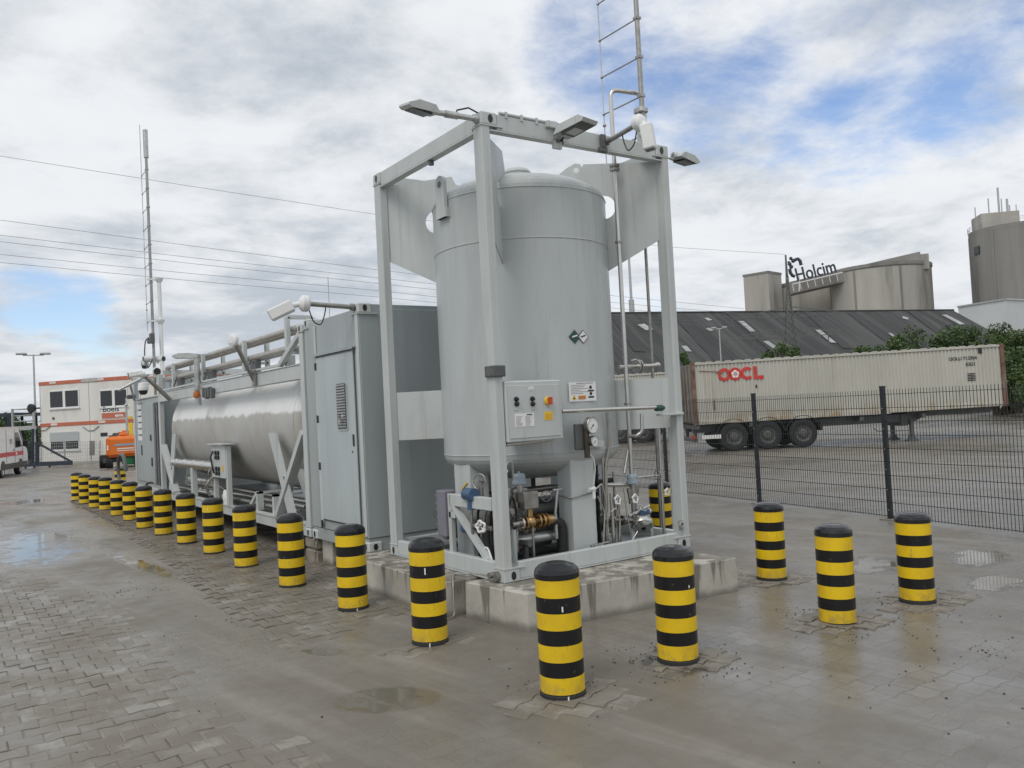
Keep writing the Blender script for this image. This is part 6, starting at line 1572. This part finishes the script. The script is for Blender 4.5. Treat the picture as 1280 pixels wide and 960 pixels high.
# ================================================================== LEFT BACKGROUND
DO = 50.
oA = gpt(49, DO+.6); oB = gpt(236, DO-2.5); oang = math.atan2(oB.y-oA.y, oB.x-oA.x)
of = thing('site_office', 'two storey cream site office of stacked cabins with orange bands', 'site office', oA, oang)
LO, DOp, HO = (oB-oA).length, 7.0, 5.2
inv = Matrix.Rotation(-oang, 3, 'Z')
def fo(px, py):
    # sight line meets the office front (local y = 0)
    o = inv @ (Vector(CAM)-oA); d = inv @ Vector(ray(px, py)); t = -o.y/d.y; p = o+d*t; return p.x, p.z
zt_o = fo(60, 477)[1]; zm_o = fo(60, 532)[1]
mb = MB(); mb.box((0, 0, .05), (LO, DOp, zt_o-.02), 0, .03); mb.build('wall', office_white, of, local=True)
mod = fo(112, 520)[0]
mb = MB()
for xx in (0.03, mod, mod*2, mod*3):
    if xx < LO: mb.box((xx-.02, -.012, .1), (xx+.02, -.001, zt_o-.1))
mb.box((-.01, -.01, 0), (LO, .0-.001, .12)); mb.build('joint_strip', mat('joint_grey', (.45, .44, .41), .6), of, local=True)
for z0 in (zt_o-.22, zm_o-.08):
    mb = MB(); mb.box((-.03, -.03, z0), (LO+.02, DOp, z0+.22), 0, .01)
    for k in range(4):
        xx = mod*.22+mod*.96*k
        mb.box((xx, -.036, z0+.07), (xx+mod*.13, -.0305, z0+.19), 1)
    mb.build('orange_band', [office_red, office_white], of, local=True)
def window(x0, x1, z0, z1, shutter=0.):
    mb = MB(); mb.box((x0-.06, -.045, z0-.08), (x1+.06, -.001, z1+.08), 0, .01); mb.box((x0-.12, -.09, z0-.13), (x1+.12, -.001, z0-.085)); w = mb.build('window', white_plastic, of, local=True)
    xm = (x0+x1)/2
    for a, b_ in ((x0, xm-.10), (xm+.10, x1)):
        mb = MB(); mb.box((a, -.052, z0), (b_, -.0455, z1)); mb.build('pane', glass_dark, w, local=True)
    if shutter: mb = MB(); mb.box((x0-.04, -.075, z1-shutter), (x1+.04, -.0525, z1+.10)); mb.build('roller_shutter', shutter_grey, w, local=True)
def win_px(xa, ya, xb, yb, sh=0.): x0, z1 = fo(xa, ya); x1, z0 = fo(xb, yb); window(x0, x1, z0, z1, sh)
win_px(63, 490, 98.5, 507.5); win_px(126, 489, 159, 506); x_, zs = fo(63, 541); _, zs2 = fo(63, 550.5); win_px(64, 543, 99, 560.5, abs(zs-zs2))
x0, z1 = fo(126, 541); x1, z0 = fo(134.5, 545); mb = MB(); mb.box((x0, -.03, z0), (x1, -.001, z1)); mb.build('vent_window', glass_dark, of, local=True)
x0, z1 = fo(148, 540); x1, z0 = fo(157, 544); mb = MB(); mb.box((x0, -.03, z0), (x1, -.001, z1)); mb.build('vent_window', office_red, of, local=True)
x0, z1 = fo(127.5, 509); x1, z0 = fo(158.5, 521.5); zmid = fo(128, 516.5)[1]
mb = MB(); mb.box((x0-.02, -.04, z0-.02), (x1, -.012, z1), 0); mb.box((x0, -.045, z0), (x1-.02, -.0405, zmid), 1)
mb.text('Boels', (z1-zmid)*1.22, (x0+.05, -.045, zmid+.07), XA, ZA, .012, 2, .004, 1.28); mb.text('RENTAL', .17, (x1-.80, -.05, z0+.07), XA, ZA, .006, 0, .008, 1.0); mb.build('company_sign', [white_label, office_red, print_black], of, local=True)
x0, z1 = fo(169, 520); mb = MB(); mb.box((x0-.5, -.02, z1-1.2), (x0-.2, -.012, z1)); mb.build('notice_board', yellow_label, of, local=True)
mb = MB(); xx, zz = fo(67, 523); mb.disc((xx, -.001, zz), -YA, .09, .03, 12); mb.build('vent_hole', dark_grey, of, local=True)
mb = MB()
for px in (110, 50): 
    xx, zz = fo(px+4, 533); mb.path([(xx-.6, -.03, zz), (xx-.2, -.04, zz-.25), (xx+.2, -.04, zz-.25), (xx+.6, -.03, zz)], .02, 5)
mb.build('cable', dark_grey, of, local=True)
mb = MB(); xx, zz = fo(112, 478); mb.box((xx-.6, -.05, zt_o-.2), (xx+.6, -.036, zt_o+.02)); mb.build('junction_plate', mat('joint_grey', (.45, .44, .41), .6), of, local=True)
mb = MB(); mb.box((-.03, .6, zm_o+.15), (-.005, 1.5, zm_o+2.2)); mb.build('door', mat('door_grey', (.45, .46, .46), .5), of, local=True)
mb = MB(); mb.lathe([(.0, -.16), (.25, -.12), (.28, .06), (.2, .1), (0, .11)], 20, 0, (-.35, -.3, zm_o+1.1), Matrix.Rotation(PI/2, 3, 'X')); mb.tube((-.35, -.2, zm_o+1.1), (-.02, .1, zm_o+1.1), .05, 8); mb.build('satellite_dish', rubber, of, local=True)
# outside steel stairs
sA = oA+Matrix.Rotation(oang, 3, 'Z') @ Vector((-.15, -.2, 0))
st = thing('steel_stairs', 'grey steel stairs and landing at the left end of the site office', 'stairs', sA, oang)
mb = MB(); mb.box((-1.75, -.1, zm_o-.14), (0, 1.5, zm_o-.0)); mb.box((-1.75, -.12, zm_o-.2), (.1, -.08, zm_o+.05)); mb.build('landing', galv, st, local=True)
for (x, y) in ((-1.7, -.08), (-.05, -.08), (-1.7, 1.45), (-.05, 1.45)): mb = MB(); mb.box((x-.05, y-.05, 0), (x+.05, y+.05, zm_o+1.15)); mb.build('post', galv, st, local=True)
mb = MB()
for z in (.35, .7, 1.1): mb.tube((-1.7, -.08, zm_o+z), (-.05, -.08, zm_o+z), .03, 6); mb.tube((-1.7, -.08, zm_o+z), (-1.7, 1.45, zm_o+z), .03, 6)
mb.build('railing', galv, st, local=True)
mb = MB()
for sx in (-.25, -1.0):
    mb.bar((sx, 1.5, zm_o-.1), (sx, 4.4, .02), .06, .22)
for k in range(12): f = (k+.5)/12; mb.box((-1.0, 1.5+2.9*f-.13, zm_o*(1-f)-.1), (-.25, 1.5+2.9*f+.13, zm_o*(1-f)-.06))
mb.build('flight', galv, st, local=True)
mb = MB()
for sx in (-.25, -1.0): mb.tube((sx, 1.5, zm_o+.95), (sx, 4.4, 1.0), .03, 6); [mb.tube((sx, 1.5+2.9*f, zm_o*(1-f)), (sx, 1.5+2.9*f, zm_o*(1-f)+.97), .025, 6) for f in (.1, .4, .7, .98)]
mb.build('handrail', galv, st, local=True)
# dark cantilever gate with its diagonal
def gp(px, py, dep): q = at(px, py, dep); return q
DG = 46.
def gz(px, py): return at(px, py, DG)
base = gpt(28, DG); gt = thing('sliding_gate', 'dark blue steel sliding gate with a diagonal brace in front of the site office', 'gate', base)
mb = MB(); a, b_ = gz(28, 581), gz(90, 578.5); mb.bar(a, b_, .14, .24); mb.bar(gz(28, 587), gz(63, 586), .2, .10); mb.bar(gz(30, 591), gz(63, 589), .3, .10); 
for px in (32, 43, 62): mb.bar(gz(px, 590), gz(px, 581), .1, .1, 0, XA)
mb.bar(gz(47.5, 554), gz(89, 577), .10, .10); mb.bar(gz(47, 553), gz(47, 580), .16, .16, 0, XA); mb.bar(gz(41, 536), gz(41, 580), .14, .14, 0, XA); mb.bar(gz(25, 554), gz(53, 553.5), .08, .08); mb.build('gate_frame', gate_blue, gt)
mb = MB()
for k in range(11): px = 27+1.9*k; mb.bar(gz(px, 554), gz(px, 581), .03, .03, 0, XA)
for k in range(6): py = 557+4*k; mb.bar(gz(27, py+.2), gz(47, py), .03, .03)
mb.build('bar_infill', gate_blue, gt)
# light mesh site fence before the office
sf = thing('site_fence', 'light wire site fence standing before the ground floor windows of the site office', 'fence', gpt(90, 48.3))
for px in (81, 114, 125):
    mb = MB(); mb.bar(at(px, 551, 48.3), at(px, 580, 48.3), .06, .06, 0, XA); mb.build('post', galv, sf)
mb = MB(); mb.bar(at(115, 551, 48.2), at(115, 569, 48.2), .30, .03, 0, Vector((rt[0], rt[1], 0)).cross(ZA)); mb.build('board', dull_steel, sf)
mb = MB()
for k in range(34): px = 52+2.3*k; mb.bar(at(px, 552, 48.3), at(px, 580, 48.3), .014, .014, 0, XA)
for k in range(7): py = 553+4.3*k; mb.bar(at(52, py+2.2, 48.3), at(130, py-2.0, 48.3), .014, .014)
mb.build('mesh', galv, sf)
# dark open shelter behind the van
sh = thing('steel_shelter', 'dark open steel shelter behind the white van at the left edge', 'shelter', gpt(2, 52))
mb = MB(); a, b_ = at(-30, 520, 52), at(18.5, 518, 52); bk = Vector((fw[0], fw[1], 0))*3
mb.bar(a+bk*.5, b_+bk*.5, 3., .22); mb.build('roof', gate_blue, sh)
for px in (-28, -8, 10.5): 
    q = at(px, 519, 52); mb = MB(); mb.bar((q.x, q.y, 0), (q.x, q.y, q.z), .16, .16, 0, XA); mb.build('post', gate_blue, sh); mb = MB(); mb.bar((q.x+bk.x, q.y+bk.y, 0), (q.x+bk.x, q.y+bk.y, q.z), .16, .16, 0, XA); mb.build('post', gate_blue, sh)
mb = MB(); mb.bar(at(12, 519, 52), at(16, 538, 52), .1, .1); mb.bar(at(-30, 541, 52), at(18, 538, 52), .3, .5); mb.build('bracing', gate_blue, sh)

# white van with a red stripe, driving away to the right
vang = rad(73)
v0 = onz(26, 592.5); vh = Vector((math.cos(vang), math.sin(vang), 0)); vl = Vector((-vh.y, vh.x, 0))
vo = Vector((v0.x, v0.y, 0))-vh*3.9+vl*.92
van = thing('delivery_van', 'white van with a red side stripe cut by the left edge of the photo', 'van', vo, vang)
prof_ = [(0.05, .38), (.0, .9), (.05, 2.05), (.22, 2.28), (3.55, 2.30), (3.85, 2.20), (4.62, 1.42), (5.20, 1.18), (5.32, .95), (5.30, .42), (5.1, .34)]
mb = MB(); mb.prism(prof_, 1.84, (0, 0, 0), XA, ZA); body = mb.build('body', van_white, van, local=True, bevel=.07)
for sd in (-1, 1):
    y = sd*.925
    mb = MB(); w_ = [(3.10, 1.28), (3.10, 2.02), (3.62, 2.02), (4.32, 1.34)]; mb.prism(w_ if sd < 0 else w_[::-1], .012, (0, y, 0), XA, ZA); mb.build('side_window', glass_dark, van, local=True)
    mb = MB(); mb.box((.03, y-.004, .92), (4.5, y+.004, 1.12)); mb.box((3.1, y-.0075, .95), (3.35, y+.0075, 1.08), 1); mb.build('red_stripe', [red_stripe, white_label], van, local=True)
    mb = MB(); mb.box((1.1, y-.006, .34), (5.2, y+.006, .60)); mb.build('sill_trim', black_plastic, van, local=True)
    mb = MB(); mb.box((2.98, y-.004, .62), (3.0, y+.004, 2.15)); mb.box((4.38, y-.004, .62), (4.40, y+.004, 1.3)); mb.box((1.55, y-.004, .62), (1.57, y+.004, 2.15)); mb.box((2.7, y-.02, 1.18), (2.9, y+.02, 1.22)); mb.build('door_seam', dark_grey, van, local=True)
    mb = MB(); mb.box((4.12, sd*1.10-.12, 1.32), (4.22, sd*1.10+.12, 1.62), 0, .03); mb.build('wing_mirror', black_plastic, van, local=True)
    mb = MB(); mb.box((5.2, sd*.62-.22, .86), (5.335, sd*.62+.2, 1.08), 0, .03); mb.build('headlight', lamp_glass, van, local=True)
    mb = MB(); mb.box((-.015, sd*.8-.08, .9), (.03, sd*.8+.08, 1.5), 0, .01); mb.build('tail_light', red_knob, van, local=True)
    for x in (.95, 3.95):
        T = Matrix.Rotation(-PI/2*sd, 3, 'X'); mb = MB(); mb.lathe([(.2, -.22), (.33, -.22), (.345, -.18), (.345, -.03), (.33, .0), (.22, .006)], 32, 0, (x, sd*.90, .345), T); wl = mb.build('wheel', rubber, van, local=True)
        mb = MB(); mb.lathe([(.225, .004), (.20, -.02), (.08, .0), (0, .01)], 24, 0, (x, sd*.90, .345), T); mb.build('rim', galv, wl, local=True)
        mb = MB(); pts = [(.42*math.cos(a), .42*math.sin(a)) for a in [PI*k/14 for k in range(15)]]; mb.prism(pts, .02, (x, sd*.918, .345), XA, ZA); mb.build('wheel_arch', black_plastic, van, local=True)
mb = MB(); mb.prism([(3.86, 2.08), (4.56, 1.44), (4.66, 1.47), (3.93, 2.17)], 1.872, (0, 0, 0), XA, ZA); mb.build('windscreen', glass_dark, van, local=True)
mb = MB(); mb.box((-.012, -.75, 1.3), (.02, .75, 1.95)); mb.build('rear_window', glass_dark, van, local=True)
mb = MB(); mb.box((2.15, -.931, 1.50), (2.55, -.926, 1.56)); mb.box((2.2, -.931, 1.60), (2.5, -.926, 1.72)); mb.build('side_marking', print_grey, van, local=True)

# orange boom lift
DL = 42.0; la = gpt(149, DL); lang = facing(149)
li = thing('boom_lift', 'orange boom lift with black tyres and a green chassis before the site office', 'boom lift', la, lang)
k_ = DL/F
def lx_(px): return (px-149)*k_
gb = 583.5
def lz(py): return (gb-py)*k_
mb = MB(); mb.box((lx_(132), -.9, lz(570)), (lx_(171), 1.6, lz(545)), 0, .14); mb.build('turret_body', lift_orange, li, local=True, bevel=.03)
mb = MB(); mb.box((lx_(133), -.93, lz(561.5)), (lx_(134.5), -.9, lz(555.5)), 0)
for (a, b_, c, d_) in ((144, 163, 559.5, 560.8), (144, 163, 562.3, 563.2)): mb.box((lx_(a), -.915, lz(d_)), (lx_(b_), -.905, lz(c)))
mb.box((lx_(141), -.915, lz(557)), (lx_(164), -.905, lz(554.2)), 1); mb.build('lettering_strip', [white_label, blue_grey], li, local=True)
mb = MB(); mb.box((lx_(149), -.5, lz(580.5)), (lx_(164), 1.2, lz(570.5)), 0, .04); mb.build('chassis', lift_green, li, local=True)
mb = MB(); mb.box((lx_(128), -.3, lz(577)), (lx_(170), .2, lz(572))); mb.tube((lx_(132), 1.0, .5), (lx_(170), 1.0, .5), .08, 8); mb.box((lx_(138), -.2, lz(570)), (lx_(160), 1., lz(566.5))); mb.build('axle_beam', dark_grey, li, local=True)
for px, y in ((127.5, .35), (135.0, -.45), (166.5, -.45), (172, .6)):
    T = Matrix.Rotation(PI/2, 3, 'Y'); mb = MB(); rw = lz(568.5)/2*1.02; mb.lathe([(rw*.5, -.16), (rw*.92, -.16), (rw, -.11), (rw, .11), (rw*.92, .16), (rw*.5, .16), (.0, .12)], 30, 0, (lx_(px), y, rw), T)
    for q in range(18): a = 2*PI*q/18; mb.bar((lx_(px)-.14, y+rw*math.cos(a), rw+rw*math.sin(a)), (lx_(px)+.14, y+rw*math.cos(a+.15), rw+rw*math.sin(a+.15)), .06, .05, 0, (0, math.cos(a), math.sin(a)))
    mb.lathe([(0, -.12), (rw*.5, -.16)], 30, 0, (lx_(px), y, rw), T); mb.build('wheel', rubber, li, local=True)
mb = MB(); mb.box((lx_(135), -.6, lz(545.3)), (lx_(140), .4, lz(543.3)), 0, .03); mb.box((lx_(147), -.6, lz(545.3)), (lx_(156.5), .6, lz(541)), 1, .05); mb.tube((lx_(142), -.3, lz(544)), (lx_(142), .5, lz(544)), .14, 14); mb.tube((lx_(138), 0, lz(545)), (lx_(145), .3, lz(542)), .06, 8); mb.build('boom_pivot', [dark_grey, lift_orange], li, local=True)
mb = MB(); mb.box((lx_(150), .3, lz(545)), (lx_(158), 4.5, lz(538)), 0, .04); mb.build('boom', lift_orange, li, local=True)
mb = MB(); mb.tube((lx_(155.8), -.5, lz(546)), (lx_(155.8), -.5, lz(507)), .05, 8); mb.ball((lx_(155.8), -.5, lz(507)), .09, 0, 8); mb.tube((lx_(155.8), -.5, lz(506)), (lx_(155.8), -.5, lz(498)), .025, 6); mb.build('flag_pole', galv, li, local=True)
